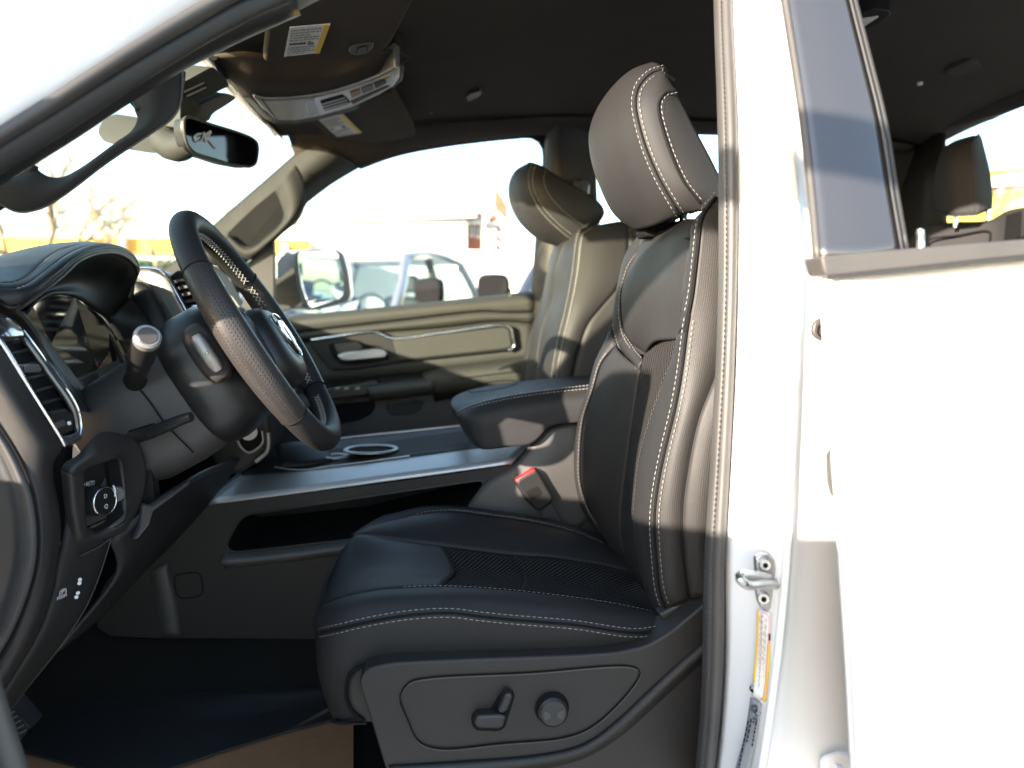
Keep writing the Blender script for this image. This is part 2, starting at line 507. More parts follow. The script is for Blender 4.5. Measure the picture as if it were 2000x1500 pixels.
# ================================================================= TRUCK CAB SHELL
cab = thing('truck_cab', 'white pickup cab shell around the front seats, with dark cloth ceiling', 'truck', (0.3, 1.5, 0.3))
NEAR = 0.60
# centre pillar between the doors, painted white
seal_in = [(1393, -160, .90), (1394, 0, .87), (1402, 250, .82), (1404, 500, .80), (1399, 700, .79), (1388, 900, .785), (1376, 1100, .78), (1372, 1300, .78), (1366, 1420, .78), (1352, 1560, .78)]
seal_out = [(1428, -160, .875), (1430, 0, .845), (1441, 250, .795), (1441, 500, .775), (1434, 750, .765), (1427, 900, .76), (1418, 1080, .755), (1415, 1300, .755), (1406, 1430, .755), (1390, 1560, .755)]
ridge = [(1510, -160, .84), (1512, 0, .815), (1545, 250, .765), (1565, 500, .73), (1556, 700, .71), (1548, 900, .70), (1541, 1080, .695), (1527, 1230, .69), (1508, 1380, .69), (1480, 1560, .69)]
step_ = [(1516, -160, .85), (1518, 0, .825), (1552, 250, .775), (1575, 500, .745), (1570, 700, .725), (1562, 900, .715), (1556, 1080, .71), (1545, 1230, .705), (1530, 1380, .705), (1505, 1560, .705)]
back_ = [(1556, -160, .86), (1582, 0, .835), (1622, 250, .79), (1664, 500, .76), (1735, 700, .74), (1740, 900, .735), (1740, 1080, .73), (1740, 1230, .73), (1740, 1380, .73), (1740, 1560, .73)]
sheet('centre_pillar', [seal_out, ridge], 'paint_white', cab, n=60, k=8, solid=0.006)
sheet('centre_pillar_flange', [ridge, step_, back_], 'paint_white', cab, n=60, k=12, solid=0.006)
# rubber weatherstrip along the pillar: a soft bulb and a trim lip with a pressed line
mid1 = [(a[0] + 13, a[1], (a[2] + b[2]) / 2 - .016) for a, b in zip(seal_in, seal_out)]
mid2 = [(a[0] + 12, a[1], (a[2] + b[2]) / 2 - .013) for a, b in zip(seal_in, seal_out)]
sheet('weatherstrip_lip', [seal_in, mid1], 'rubber', cab, n=60, k=6, puff=0.003, pw=2)
bulb = sheet('weatherstrip_bulb', [mid2, [(a[0] * .5 + b[0] * .5 + 8, a[1], (a[2] + b[2]) / 2 - .020) for a, b in zip(seal_in, seal_out)], seal_out], 'rubber', cab, n=60, k=10, puff=0.002, pw=2)
stitching('pressed_line', [[(p[0] + 1, p[1], p[2] - .001) for p in mid1]], bulb, mt='rubber_dark', length=0.004, gap=0.002, r=0.0007)
# inner pillar trim running back behind the seat
sheet('pillar_trim', [seal_in, [(p[0] + 26, p[1], p[2] + .10) for p in seal_in]], 'plastic', cab, n=40, k=5, outward=False)

# roof rail and windshield pillar over the driver's opening
white_lo = [Vector((-1.0, .635, 1.20)), Vector((-.75, .65, 1.335)), (-220, 400, .66), (-100, 310, .68), (0, 245, .70), (100, 183, .72), (200, 118, .74), (300, 56, .765), (395, 0, .79), (520, -62, .82), (800, -150, .86), (1120, -200, .88), (1450, -200, .88)]
white_hi = [Vector((-1.10, .665, 1.25)), Vector((-.85, .705, 1.405)), Vector((-.66, .74, 1.535)), Vector((-.46, .775, 1.675)), Vector((-.30, .80, 1.785)), Vector((-.1, .815, 1.865)), Vector((.3, .82, 1.91)), Vector((.8, .82, 1.92))]
white_md = [Vector((-1.04, .64, 1.22)), Vector((-.80, .662, 1.38)), (-240, 300, .672), (-110, 205, .69), (0, 133, .705), (95, 75, .725), (190, 12, .745), (295, -50, .765), (398, -105, .79), (530, -165, .815), (800, -250, .85), (1120, -300, .865), (1475, -315, .868)]
sheet('windshield_pillar', [white_hi, white_md, white_lo], 'paint_white', cab, n=60, k=14, puff=0.006, solid=0.006)
strip_lo = [Vector((-.98, .655, 1.19)), Vector((-.74, .665, 1.325)), (-220, 446, .675), (-100, 352, .694), (0, 285, .713), (100, 224, .733), (200, 160, .754), (300, 98, .778), (395, 44, .802), (470, 0, .82), (600, -60, .845), (900, -130, .872), (1120, -150, .884), (1440, -150, .885)]
sheet('opening_flange', [white_lo, [(p[0], p[1] + 16, p[2] - .003) if not isinstance(p, Vector) else p + Vector((.01, .008, -.012)) for p in white_lo], strip_lo], 'rubber', cab, n=60, k=8, puff=0.002)
seal_lo = [Vector((-.93, .77, 1.17)), Vector((-.70, .775, 1.32)), (-220, 494, .77), (-100, 416, .785), (0, 362, .80), (70, 318, .81), (160, 262, .825), (252, 200, .84), (357, 138, .86), (402, 116, .87), (470, 82, .88), (530, 55, .89), (588, 30, .90)]
seal_mid = [Vector((-.95, .70, 1.19)), Vector((-.72, .71, 1.33)), (-220, 468, .715), (-100, 386, .73), (0, 322, .745), (100, 262, .765), (200, 198, .785), (300, 134, .805), (395, 76, .83), (470, 38, .845), (530, 12, .86), (580, -6, .87)]
seal_hi = strip_lo[:10] + [(530, -28, .84), (575, -48, .85)]
sheet('opening_weatherstrip', [seal_hi, seal_mid], 'rubber_dark', cab, n=50, k=9, puff=0.012, pw=2)
sheet('windshield_pillar_trim', [seal_mid, [(p[0], p[1] + 18, p[2] + .01) if not isinstance(p, Vector) else p + Vector((.01, .02, -.01)) for p in seal_mid], seal_lo], 'plastic_smooth', cab, n=50, k=9, puff=0.004, pw=2)
rail_a = [(560, 10, .90), (640, -30, .905), (800, -70, .91), (1100, -100, .92), (1440, -100, .92)]
rail_b = [(575, 25, .95), (660, -15, .96), (800, -50, .96), (1100, -80, .97), (1440, -80, .97)]
rail_c = strip_lo[9:]
sheet('roof_rail_trim', [rail_c, rail_a, rail_b], 'rubber_dark', cab, n=40, k=8)
# hidden edge of the front door opening, low on the hinge side, close to the lens
tube('hinge_pillar_edge', [(-90, 1120, .62), (-40, 1290, .62), (-8, 1400, .62), (18, 1480, .62), (50, 1580, .62)], 0.0105, 'rubber', cab, n=24)
sheet('sill_panel', [[(60, 1600, .70), (500, 1640, .72), (1000, 1640, .74), (1380, 1600, .75)], [(40, 1800, .62), (500, 1850, .62), (1000, 1850, .62), (1400, 1800, .62)]], 'paint_white', cab, n=20, k=5)

# ceiling: cloth headliner, in metres
box('hinge_pillar', (-1.12, .66, .45), (-.80, .80, 1.19), 'paint_white', cab, bevel=.01)
def hl(y, zs):
    return [Vector((x, y, z)) for x, z in zip((-.44, -.36, -.22, 0.0, .35, .8, 1.25, 1.52), zs)]
ys = ((.90, (1.785, 1.795, 1.815, 1.845, 1.865, 1.865, 1.85, 1.83)), (1.0, (1.835, 1.845, 1.865, 1.90, 1.92, 1.92, 1.90, 1.875)), (1.25, (1.862, 1.872, 1.895, 1.93, 1.955, 1.955, 1.93, 1.895)),
      (1.54, (1.872, 1.882, 1.905, 1.94, 1.965, 1.965, 1.94, 1.90)), (1.85, (1.868, 1.878, 1.90, 1.935, 1.96, 1.96, 1.935, 1.895)), (2.08, (1.860, 1.87, 1.89, 1.92, 1.945, 1.945, 1.92, 1.88)), (2.2, (1.855, 1.862, 1.875, 1.90, 1.925, 1.925, 1.90, 1.86)))
sheet('headliner', [hl(y, z) for y, z in ys], 'headliner_cloth', cab, n=40, k=40, solid=0.012)
# roof skin above it
sheet('roof', [[Vector((x, y, z + dz)) for x, z in ((-.36, 1.925), (-.2, 1.97), (.4, 2.02), (1.0, 2.02), (1.62, 1.97))] for y, dz in ((.80, -.09), (.95, -.015), (1.54, .01), (2.13, -.005), (2.33, -.03))], 'paint_white', cab, n=24, k=24, outward=False, out=Vector((0, 0, 1)))
# far window upper rail
win_top = [(601, 396, 2.33), (646, 362, 2.325), (702, 328, 2.32), (772, 303, 2.31), (856, 286, 2.30), (940, 275, 2.295), (1035, 265, 2.29), (1200, 262, 2.29), (1500, 262, 2.29), (1800, 264, 2.29)]
rail_top = [Vector((-.40, 2.2, 1.855)), Vector((-.30, 2.2, 1.862)), Vector((-.18, 2.2, 1.875)), Vector((-.05, 2.2, 1.893)), Vector((.1, 2.2, 1.905)), Vector((.22, 2.2, 1.914)), Vector((.35, 2.2, 1.925)), Vector((.6, 2.2, 1.925)), Vector((1.0, 2.2, 1.915)), Vector((1.45, 2.2, 1.87))]
sheet('passenger_roof_rail', [[p + Vector((0, -.03, -.003)) for p in rail_top], [p + Vector((0, .01, -.012)) for p in rail_top], win_top], 'headliner_cloth', cab, n=50, k=8, puff=0.012, pw=2)
# far windshield pillar trim
ws_edge = [(606, 273, 2.22), (580, 296, 2.23), (530, 340, 2.25), (470, 392, 2.27), (415, 440, 2.29), (360, 490, 2.31), (300, 545, 2.33)]
wn_edge = [(702, 328, 2.32), (646, 362, 2.325), (601, 396, 2.33), (585, 428, 2.335), (562, 449, 2.34), (534, 471, 2.345), (480, 515, 2.35), (420, 565, 2.36)]
pm = [(655, 296, 2.215), (612, 330, 2.225), (565, 372, 2.24), (528, 410, 2.255), (488, 445, 2.27), (440, 485, 2.29), (370, 545, 2.32)]
pil = sheet('passenger_windshield_pillar', [ws_edge, pm, wn_edge], 'pillar_cloth', cab, n=40, k=14, puff=0.008, pw=2)
# windshield: laminated glass
ws_top = [Vector((-.32, .80, 1.775)), Vector((-.45, 1.0, 1.852)), Vector((-.48, 1.54, 1.885)), Vector((-.47, 2.0, 1.875)), Vector((-.40, 2.26, 1.83))]
ws_bot = [Vector((-1.10, .66, 1.24)), Vector((-1.22, 1.0, 1.27)), Vector((-1.28, 1.54, 1.28)), Vector((-1.22, 2.1, 1.27)), Vector((-1.10, 2.44, 1.24))]
sheet('windshield', [ws_top, ws_bot], 'windshield_glass', cab, n=24, k=10, solid=0)
sheet('windshield_header', [[Vector((-.31, .84, 1.775)), Vector((-.43, 1.0, 1.838)), Vector((-.445, 1.54, 1.874)), Vector((-.44, 2.0, 1.866)), Vector((-.40, 2.24, 1.83))], [v + Vector((-.005, 0, .006)) for v in ws_top]], 'gloss_black', cab, n=24, k=4)
# bonnet in front of the glass, front wing and cowl
sheet('bonnet', [[Vector((-1.14, .70, 1.20)), Vector((-1.26, 1.0, 1.235)), Vector((-1.32, 1.54, 1.25)), Vector((-1.26, 2.1, 1.235)), Vector((-1.14, 2.40, 1.20))],
                 [Vector((-1.8, .66, 1.19)), Vector((-1.8, 1.0, 1.24)), Vector((-1.8, 1.54, 1.26)), Vector((-1.8, 2.1, 1.24)), Vector((-1.8, 2.44, 1.19))],
                 [Vector((-2.5, .72, 1.10)), Vector((-2.55, 1.0, 1.15)), Vector((-2.6, 1.54, 1.17)), Vector((-2.55, 2.1, 1.15)), Vector((-2.5, 2.38, 1.10))]], 'paint_white', cab, n=24, k=16, outward=False, out=Vector((0, 0, 1)))
sheet('front_wing', [[Vector((-.84, .60, .45)), Vector((-.84, .585, .9)), Vector((-.95, .64, 1.20))], [Vector((-1.8, .58, .75)), Vector((-1.8, .575, .95)), Vector((-1.8, .64, 1.19))], [Vector((-2.55, .66, .6)), Vector((-2.55, .66, .9)), Vector((-2.5, .70, 1.10))]], 'paint_white', cab, n=16, k=12)
sheet('cowl', [[Vector((-1.13, .66, 1.20)), Vector((-1.25, 1.0, 1.235)), Vector((-1.31, 1.54, 1.25)), Vector((-1.25, 2.1, 1.235)), Vector((-1.13, 2.44, 1.20))], [v + Vector((-.01, 0, .004)) for v in ws_bot]], 'rubber_dark', cab, n=20, k=4, outward=False)
box('passenger_kick_panel', (-1.14, 2.37, .45), (-.46, 2.42, 1.24), 'carpet', cab)
box('far_sill', (-.5, 2.38, .30), (1.5, 2.46, .86), 'paint_white', cab)
box('firewall', (-1.16, .70, .50), (-1.12, 2.42, 1.23), 'carpet', cab)
# far side below and behind the passenger door
far_pil = [(1040, 600, 2.36), (1046, 480, 2.345), (1058, 330, 2.31), (1052, 288, 2.295), (1040, 266, 2.285)]
sheet('passenger_pillar_trim', [[(1042, 860, 2.38), (1041, 575, 2.34), (1050, 420, 2.32), (1061, 320, 2.28), (1066, 262, 2.25), (1085, 205, 2.17)], [(1070, 860, 2.31), (1072, 575, 2.28), (1080, 420, 2.26), (1088, 330, 2.235), (1092, 262, 2.21), (1100, 190, 2.15)], [(1175, 860, 2.33), (1172, 575, 2.30), (1168, 420, 2.28), (1165, 330, 2.26), (1165, 262, 2.25), (1165, 190, 2.16)]], 'plastic', cab, n=40, k=12)
tube('window_channel', [(1041, 578, 2.36), (1046, 500, 2.35), (1056, 380, 2.33), (1063, 310, 2.31), (1058, 282, 2.30), (1040, 268, 2.29), (1000, 269, 2.292), (940, 275, 2.292), (856, 286, 2.297), (772, 303, 2.307), (702, 328, 2.317)], 0.006, 'rubber_dark', cab, n=40)
plate('window_corner', [(1020, 263), (1040, 266), (1056, 278), (1064, 300), (1075, 300), (1075, 235), (1020, 240)], 'plastic_dark', cab, Y=2.285, depth=.02, bevel=.002)
# belt anchor with its guide loop on the far pillar
plate('belt_anchor', [(1118, 352), (1138, 346), (1152, 360), (1150, 392), (1130, 400), (1116, 384)], 'gloss_black', cab, Y=2.225, depth=0.03, bevel=0.006)
plate('belt_webbing', [(1124, 390), (1142, 388), (1150, 520), (1132, 520)], 'rubber_dark', cab, Y=2.235, depth=0.003, bevel=0.0)
# rear part of the cab: far wall with its window opening, rear wall with glass
sheet('rear_side_panel', [[(1172, 560, 2.36), (1400, 545, 2.36), (1800, 520, 2.36)], [(1172, 900, 2.40), (1400, 900, 2.40), (1800, 900, 2.40)]], 'plastic', cab, n=12, k=6)
sheet('rear_quarter_pillar', [[(1545, 262, 2.28), (1560, 400, 2.33), (1560, 620, 2.36)], [(1700, 225, 2.27), (1720, 400, 2.32), (1720, 620, 2.36)], [(1835, 255, 2.14), (1838, 400, 2.14), (1838, 620, 2.14)]], 'plastic_dark', cab, n=16, k=10)
XB = 1.47
bw = [(1835, 257), (2000, 207), (2300, 112), (2300, 560), (2000, 470), (1838, 450)]
bwp = [WX(p[0], p[1], XB) for p in bw]
def quadstrip(name, a, b, mt):
    sheet(name, [a, b], mt, cab, n=8, k=4, solid=0.02)
quadstrip('rear_wall_top', [Vector((XB, 2.3, 1.88)), Vector((XB - .04, 1.54, 1.92)), Vector((XB, .82, 1.86))], [bwp[0], bwp[1], bwp[2]], 'headliner_cloth')
quadstrip('rear_wall_side', [Vector((XB, 2.32, 1.88)), Vector((XB, 2.36, 1.4)), Vector((XB, 2.38, .8))], [bwp[0], bwp[5], Vector((XB, bwp[5].y, .8))], 'plastic_dark')
quadstrip('rear_wall_lower', [bwp[5], bwp[4], bwp[3]], [Vector((XB, bwp[5].y, .6)), Vector((XB, bwp[4].y, .6)), Vector((XB, bwp[3].y, .6))], 'plastic_dark')
rw = add('rear_window', [p + Vector((.03, 0, 0)) for p in bwp], [(0, 1, 2, 3, 4, 5)], 'rear_glass', cab, smooth_=False)
wires_v = []; wires_f = []
for i in range(9):
    z = bwp[5].z + .02 + i * .037
    b0 = len(wires_v)
    for (y, dz) in ((bwp[0].y - .02, 0), (bwp[2].y, 0), (bwp[2].y, .0014), (bwp[0].y - .02, .0014)): wires_v.append(Vector((XB + .027, y, z + dz)))
    wires_f.append((b0, b0 + 1, b0 + 2, b0 + 3))
hw = add('heating_wires', wires_v, wires_f, 'ink_grey', rw, smooth_=False); hw['kind'] = 'stuff'
# floor
sheet('cab_floor', [[Vector((-1.12, y, z)), Vector((-.75, y, z - .0)), Vector((-.62, y, z - .04)), Vector((.3, y, z - .04)), Vector((1.45, y, z - .04))] for y, z in ((.74, .70), (.9, .70), (1.28, .70), (1.36, .74), (1.42, .80), (1.76, .80), (1.86, .72), (2.36, .70))], 'carpet', cab, n=30, k=30, outward=False, out=Vector((0, 0, 1)))
# door striker: bolted plate and bent loop
st = plate('striker_plate', [(1476, 1090), (1488, 1082), (1502, 1082), (1514, 1095), (1518, 1118), (1517, 1150), (1512, 1180), (1503, 1193), (1492, 1194), (1482, 1178), (1478, 1150), (1478, 1118)], 'steel', cab, Y=.705, depth=0.008, bevel=0.002)
for (x, y) in ((1494, 1101), (1491, 1167)):
    c = W(x, y, .705)
    b = disc('bolt', c, (-.35, -1, 0), .0065, .005, 'steel', st, bevel=.0012)
    disc('bolt_socket', c + Vector((-.0019, -.0055, 0)), (-.35, -1, 0), .0028, .0006, 'ink', st, n=6, bevel=.0002)
tube('striker_loop', [(1516, 1142, .703), (1500, 1140, .69), (1478, 1142, .672), (1462, 1143, .662), (1450, 1136, .657), (1443, 1128, .657), (1450, 1123, .662), (1470, 1124, .675), (1500, 1127, .70)], .0046, 'steel', st, n=40)
plate('striker_pad', [(1438, 1123), (1446, 1122), (1462, 1138), (1464, 1146), (1456, 1146), (1441, 1133)], 'rubber_dark', st, Y=.6535, depth=.004, bevel=.001)
# labels stuck on the pillar
pl1 = [(1478, 1190, .714), (1503, 1200, .705), (1500, 1280, .704), (1493, 1372, .702), (1470, 1362, .712), (1475, 1280, .714)]
lab = sheet('tyre_label', [[(1477, 1191, .7085), (1475, 1270, .7085), (1467, 1358, .7085)], [(1505, 1197, .6985), (1502, 1280, .6985), (1492, 1373, .6985)]], 'label_white', cab, n=14, k=4, solid=.0004)
sheet('yellow_stripe', [[(1479, 1191, .7075), (1476, 1270, .7075), (1470, 1332, .7075)], [(1483, 1192, .706), (1480, 1270, .706), (1474, 1333, .706)]], 'label_yellow', lab, n=14, k=3, solid=.0003)
sheet('yellow_stripe', [[(1500, 1252, .6985), (1497, 1310, .6985), (1490, 1370, .6985)], [(1504, 1253, .6975), (1502, 1310, .6975), (1496, 1371, .6975)]], 'label_yellow', lab, n=14, k=3, solid=.0003)
sheet('dark_patch', [[(1500, 1238, .6985), (1500, 1251, .6985)], [(1505, 1238, .6975), (1504.5, 1251, .6975)]], 'ink', lab, n=3, k=3, solid=.0003)
for (x0, x1, ya, yb, sv) in ((1484, 1492, 1197, 1350, 2), (1491, 1499, 1200, 1360, 3)):
    c0, c1 = W(x0, ya, .7045), W(x0 - 8, yb, .7045)
    printed('small_print', c0, c1 - c0, W(x1, ya, .7005) - c0, 4, 'ink_grey', lab, .45, sv, 12)
tube('red_outline', [(1487, 1197, .7035), (1499, 1199, .6985), (1497, 1290, .6985), (1489, 1366, .6985), (1482, 1362, .7035), (1486, 1290, .7035), (1487, 1197, .7035)], .0004, 'label_pink', lab, n=50, sides=4)
rm = disc('round_mark', W(1472, 1345, .7075), (-.3, -1, 0), .0045, .0006, 'ink', lab, bevel=.0002)
text('round_mark_sign', '*', W(1472, 1347, .7062), rgt, (0, 0, 1), .014, 'ink_white', lab)
grey = sheet('identity_label', [[(1466, 1361, .7095), (1455, 1430, .7085), (1432, 1515, .7085)], [(1487, 1374, .700), (1478, 1440, .699), (1462, 1522, .699)]], 'label_grey', cab, n=14, k=4, solid=.0004)
for i in range(4):
    c0 = W(1460 + i * 5.4, 1402, .7065 - i * .0023); c1 = W(1438 + i * 6.4, 1512, .7065 - i * .0023)
    printed('small_print', c0, c1 - c0, (W(1464 + i * 5.4, 1403, .705 - i * .0023) - c0), 1, 'ink', grey, .75, 20 + i, 9)
for q in (0.0042, 0.0030, .0018):
    cc = W(1473, 1383, .7035)
    tube('seal_ring', [cc + rgt * math.cos(a) * q + Vector((0, -.001, math.sin(a) * q)) for a in [i * .7 for i in range(9)]], .0003, 'ink', grey, n=24, sides=4, closed=True)
text('letters', 'EC', W(1479, 1398, .7005), W(1483, 1389, .7) - W(1479, 1399, .7), W(1474, 1396, .7) - W(1479, 1399, .7), .009, 'ink', grey)
# plugs and hinge hardware on the pillar, half hidden by the rear door
pg = plate('rubber_plug', [(1588, 644), (1592, 630), (1602, 622), (1616, 620), (1640, 622), (1640, 668), (1616, 669), (1600, 664), (1590, 655)], 'rubber', cab, Y=.70, depth=.006, bevel=.002, curve=True)
tube('plug_groove', [(1640, 632, .6985), (1606, 633, .6985), (1598, 640, .6985), (1598, 652, .6985), (1606, 658, .6985), (1640, 657, .6985)], .0008, 'ink', pg, n=24)
plate('rubber_stop', [(1622, 892), (1630, 878), (1660, 876), (1660, 985), (1640, 982), (1629, 968), (1624, 945)], 'rubber', cab, Y=.69, depth=.012, bevel=.004)
hb = plate('hinge_leaf', [(1606, 1500), (1606, 1488), (1614, 1480), (1636, 1473), (1690, 1478), (1690, 1560), (1606, 1560)], 'paint_white', cab, Y=.70, depth=.006, bevel=.002)
disc('hinge_bolt', W(1632, 1503, .70), (0, -1, 0), .008, .006, 'paint_white', hb, n=6)

# ================================================================= REAR DOOR (near side, closed)
rd = thing('car_door', 'white rear door of the pickup, closed, right beside the centre pillar', 'car door', (.6, .62, .5))
de = [(1607, 535, .612), (1612, 600, .604), (1618, 700, .598), (1630, 850, .595), (1640, 1000, .595), (1649, 1150, .598), (1658, 1300, .605), (1664, 1420, .613), (1672, 1580, .625)]
hem = [(p[0] + 12, p[1] + 1, p[2] + .022) for p in de]
def dx(d): return [(p[0] + d, p[1] - (d * .085 if p[1] < 560 else 0), p[2]) for p in de]
sheet('hem', [hem, de], 'paint_white', rd, n=50, k=5, puff=.002, pw=2)
s1 = [(p[0] + 6, p[1], p[2] - .004) for p in de]; s2 = [(p[0] + 16, p[1], p[2] - .0045) for p in de]
sheet('outer_skin', [de, s1, s2, [(p[0] + 26, p[1], p[2] - .0075) for p in de], dx(120), dx(400), dx(1000), dx(1900)], 'paint_white', rd, n=50, k=60)
sheet('inner_skin', [[(p[0] + 14, p[1], p[2] + .05) for p in de], [(p[0] + 1700, p[1], p[2] + .05) for p in de]], 'plastic', rd, n=20, k=8, outward=False)
bt = plate('belt_trim', [(1604, 501), (1765, 486), (2010, 466), (2600, 418), (2600, 452), (2010, 499), (1800, 521), (1618, 540), (1611, 534)], 'rubber', rd, Y=.592, depth=.03, bevel=.004)
tube('belt_trim_dark_lip', [(1618, 541, .5925), (1800, 523, .5925), (2010, 501, .5925), (2600, 454, .5925)], .0016, 'rubber_dark', bt, n=20)  # dark rubber lip along the lower edge of the trim
apA = [(1515, -160, .745), (1541, 0, .715), (1560, 120, .692), (1577, 235, .67), (1592, 370, .645), (1604, 505, .618)]
apB = [(1622, -160, .745), (1658, 0, .715), (1688, 120, .692), (1716, 235, .67), (1738, 370, .645), (1759, 492, .618)]
sheet('pillar_cover', [apA, [((a[0] + b[0]) / 2, a[1], a[2] - .003) for a, b in zip(apA, apB)], apB], 'gloss_black', rd, n=30, k=10)
sheet('cover_edge_seal', [[(p[0] - 15, p[1], p[2] + .012) for p in apA], [(p[0] - 7, p[1], p[2] + .001) for p in apA], [(p[0] + .5, p[1], p[2] + .001) for p in apA]], 'rubber', rd, n=30, k=8, puff=.002)
sheet('window_run_channel', [apB, [(p[0] + 4, p[1], p[2] - .003) for p in apB], [(p[0] + 8, p[1], p[2] + .004) for p in apB]], 'rubber', rd, n=30, k=6)
sheet('frame_inner', [[(p[0] + 8, p[1], p[2] + .004) for p in apB], [(p[0] - 6, p[1], p[2] + .06) for p in apB]], 'rubber_dark', rd, n=20, k=5)
sheet('frame_top', [[(1600, -160, .745), (2000, -210, .75), (2600, -260, .75)], [(1640, -80, .74), (2000, -120, .745), (2600, -170, .745)]], 'gloss_black', rd, n=10, k=4)
pin = tube('lock_pin', [(1798, 500, .66), (1798, 470, .66), (1797, 452, .66)], [.0036, .0036, .0036], 'steel', rd, n=12)
for yy in (460, 464, 468):
    tube('pin_groove', [W(1797.5, yy, .66) + Vector((math.cos(a) * .0037, math.sin(a) * .0037, 0)) for a in [i * .8 for i in range(8)]], .0004, 'ink', pin, n=16, sides=4, closed=True)
disc('pin_tip', W(1797, 452, .66), (0, 0, 1), .0034, .003, 'steel', pin, bevel=.0018)

# ================================================================= FRONT DOOR (near side, swung open beside the photographer)
fd = thing('car_door', 'white front door of the pickup, swung open on its front hinges', 'car door', (-.80, .62, .5))
HX, HY, TH = -.80, .62, R(68)
def D(s, t, z):      # s along the door from the hinge, t outward through its thickness
    dx_, dy_ = math.cos(TH), -math.sin(TH); nx, ny = math.sin(TH), math.cos(TH)
    return Vector((HX + dx_ * s + nx * t, HY + dy_ * s + ny * t, z))
def dpoly(name, sz, t0, t1, mt, bev=.006):
    a = [D(s, t0, z) for s, z in sz]; b = [D(s, t1, z) for s, z in sz]; k = len(a)
    fs = [tuple(range(k)), tuple(reversed(range(k, 2 * k)))] + [(i, k + i, k + (i + 1) % k, (i + 1) % k) for i in range(k)]
    o = add(name, a + b, fs, mt, fd, bevel=bev)
    bm = bmesh.new(); bm.from_mesh(o.data); bmesh.ops.recalc_face_normals(bm, faces=bm.faces); bm.to_mesh(o.data); bm.free()
dpoly('outer_skin', [(0, .52), (1.12, .52), (1.14, .9), (1.14, 1.452), (.9, 1.415), (.7, 1.372), (0, 1.27)], -.01, .05, 'paint_white', .012)
dpoly('inner_panel', [(.04, .56), (1.08, .56), (1.10, 1.43), (.9, 1.402), (.7, 1.36), (.04, 1.26)], .052, .11, 'soft_touch', .015)
dpoly('window_frame_front', [(.0, 1.275), (.055, 1.282), (.135, 1.47), (.30, 1.605), (.50, 1.69), (.70, 1.745), (.70, 1.80), (.47, 1.75), (.265, 1.66), (.085, 1.505)], .0, .045, 'plastic_dark')
dpoly('window_frame_top', [(.70, 1.745), (1.04, 1.765), (1.085, 1.74), (1.13, 1.76), (1.08, 1.825), (.70, 1.80)], .0, .045, 'plastic_dark')
dpoly('window_frame_rear', [(1.07, 1.44), (1.13, 1.45), (1.13, 1.76), (1.07, 1.76)], .0, .045, 'plastic_dark')
# the door's own outside mirror: rounded housing on a short arm, glass on its rear face
def mring(t, w, h, ds_=0.0): return superring(D(.455 + ds_, t, 1.49), Vector((math.cos(TH), -math.sin(TH), 0)), Vector((0, 0, 1)), w, h, 28, 4)
loft('side_mirror', [[p for p in superring(D(.455, t_, 1.485), Vector((math.sin(TH), math.cos(TH), 0)), Vector((0, 0, 1)), .11, .12, 28, 4)] for t_ in (-.20,)] + [[p + Vector((math.cos(TH), -math.sin(TH), 0)) * d_ for p in superring(D(.455, -.20, 1.485), Vector((math.sin(TH), math.cos(TH), 0)), Vector((0, 0, 1)), w_, h_, 28, 4)] for d_, w_, h_ in ((.05, .118, .128), (.10, .12, .13), (.14, .116, .126))], 'paint_white', fd)
mgl = superring(D(.5965, -.20, 1.485), Vector((math.sin(TH), math.cos(TH), 0)), Vector((0, 0, 1)), .104, .114, 28, 4)
add('side_mirror_glass', mgl, [tuple(range(28))], 'mirror', fd, smooth_=False)
tube('side_mirror_arm', [D(.52, 0, 1.35), D(.52, -.06, 1.36), D(.52, -.12, 1.375)], .035, 'rubber_dark', fd, n=8)

# ================================================================= PASSENGER FRONT DOOR (far side)
pd = thing('car_door', 'far front door with olive-lit trim panel, chrome line and silver handle', 'car door', (0, 2.4, .6))
plate('door_panel', [(500, 640), (560, 618), (800, 594), (1044, 568), (1050, 900), (500, 930)], 'soft_touch', pd, Y=2.40, depth=.05, bevel=0)
sheet('upper_roll', [[(480, 640, 2.395), (560, 620, 2.39), (800, 594, 2.39), (1042, 569, 2.385)], [(480, 650, 2.35), (560, 632, 2.345), (800, 606, 2.345), (1042, 584, 2.34)], [(480, 668, 2.35), (572, 650, 2.345), (780, 625, 2.345), (945, 607, 2.34), (990, 609, 2.34), (1044, 608, 2.34)]], 'soft_touch', pd, n=40, k=12, puff=.004)
sheet('second_roll', [[(480, 668, 2.36), (572, 651, 2.355), (780, 626, 2.355), (945, 608, 2.352), (990, 610, 2.352), (1044, 609, 2.352)], [(500, 672, 2.345), (600, 655, 2.34), (780, 637, 2.34), (940, 620, 2.34), (1044, 618, 2.34)], [(500, 690, 2.36), (610, 664, 2.355), (720, 651, 2.355), (860, 640, 2.355), (975, 628, 2.355), (1044, 632, 2.355)]], 'soft_touch', pd, n=40, k=12, puff=.003)
sheet('middle_panel', [[(500, 690, 2.365), (610, 664, 2.36), (860, 640, 2.36), (975, 628, 2.36), (1044, 632, 2.36)], [(500, 760, 2.355), (640, 745, 2.35), (860, 722, 2.35), (1044, 700, 2.35)]], 'soft_touch', pd, n=30, k=6)
bez = plate('bezel', [(608, 664), (717, 648), (738, 650), (766, 661), (984, 635), (998, 641), (1005, 678), (990, 685), (773, 708), (696, 721), (647, 723), (630, 706), (605, 675)], 'plastic_dark', pd, Y=2.335, depth=.03, bevel=.004, round_=.006)
plate('trim_insert', [(767, 664), (984, 639), (994, 643), (1000, 677), (988, 681), (778, 704)], 'soft_touch', bez, Y=2.331, depth=.02, bevel=.003, round_=.006)
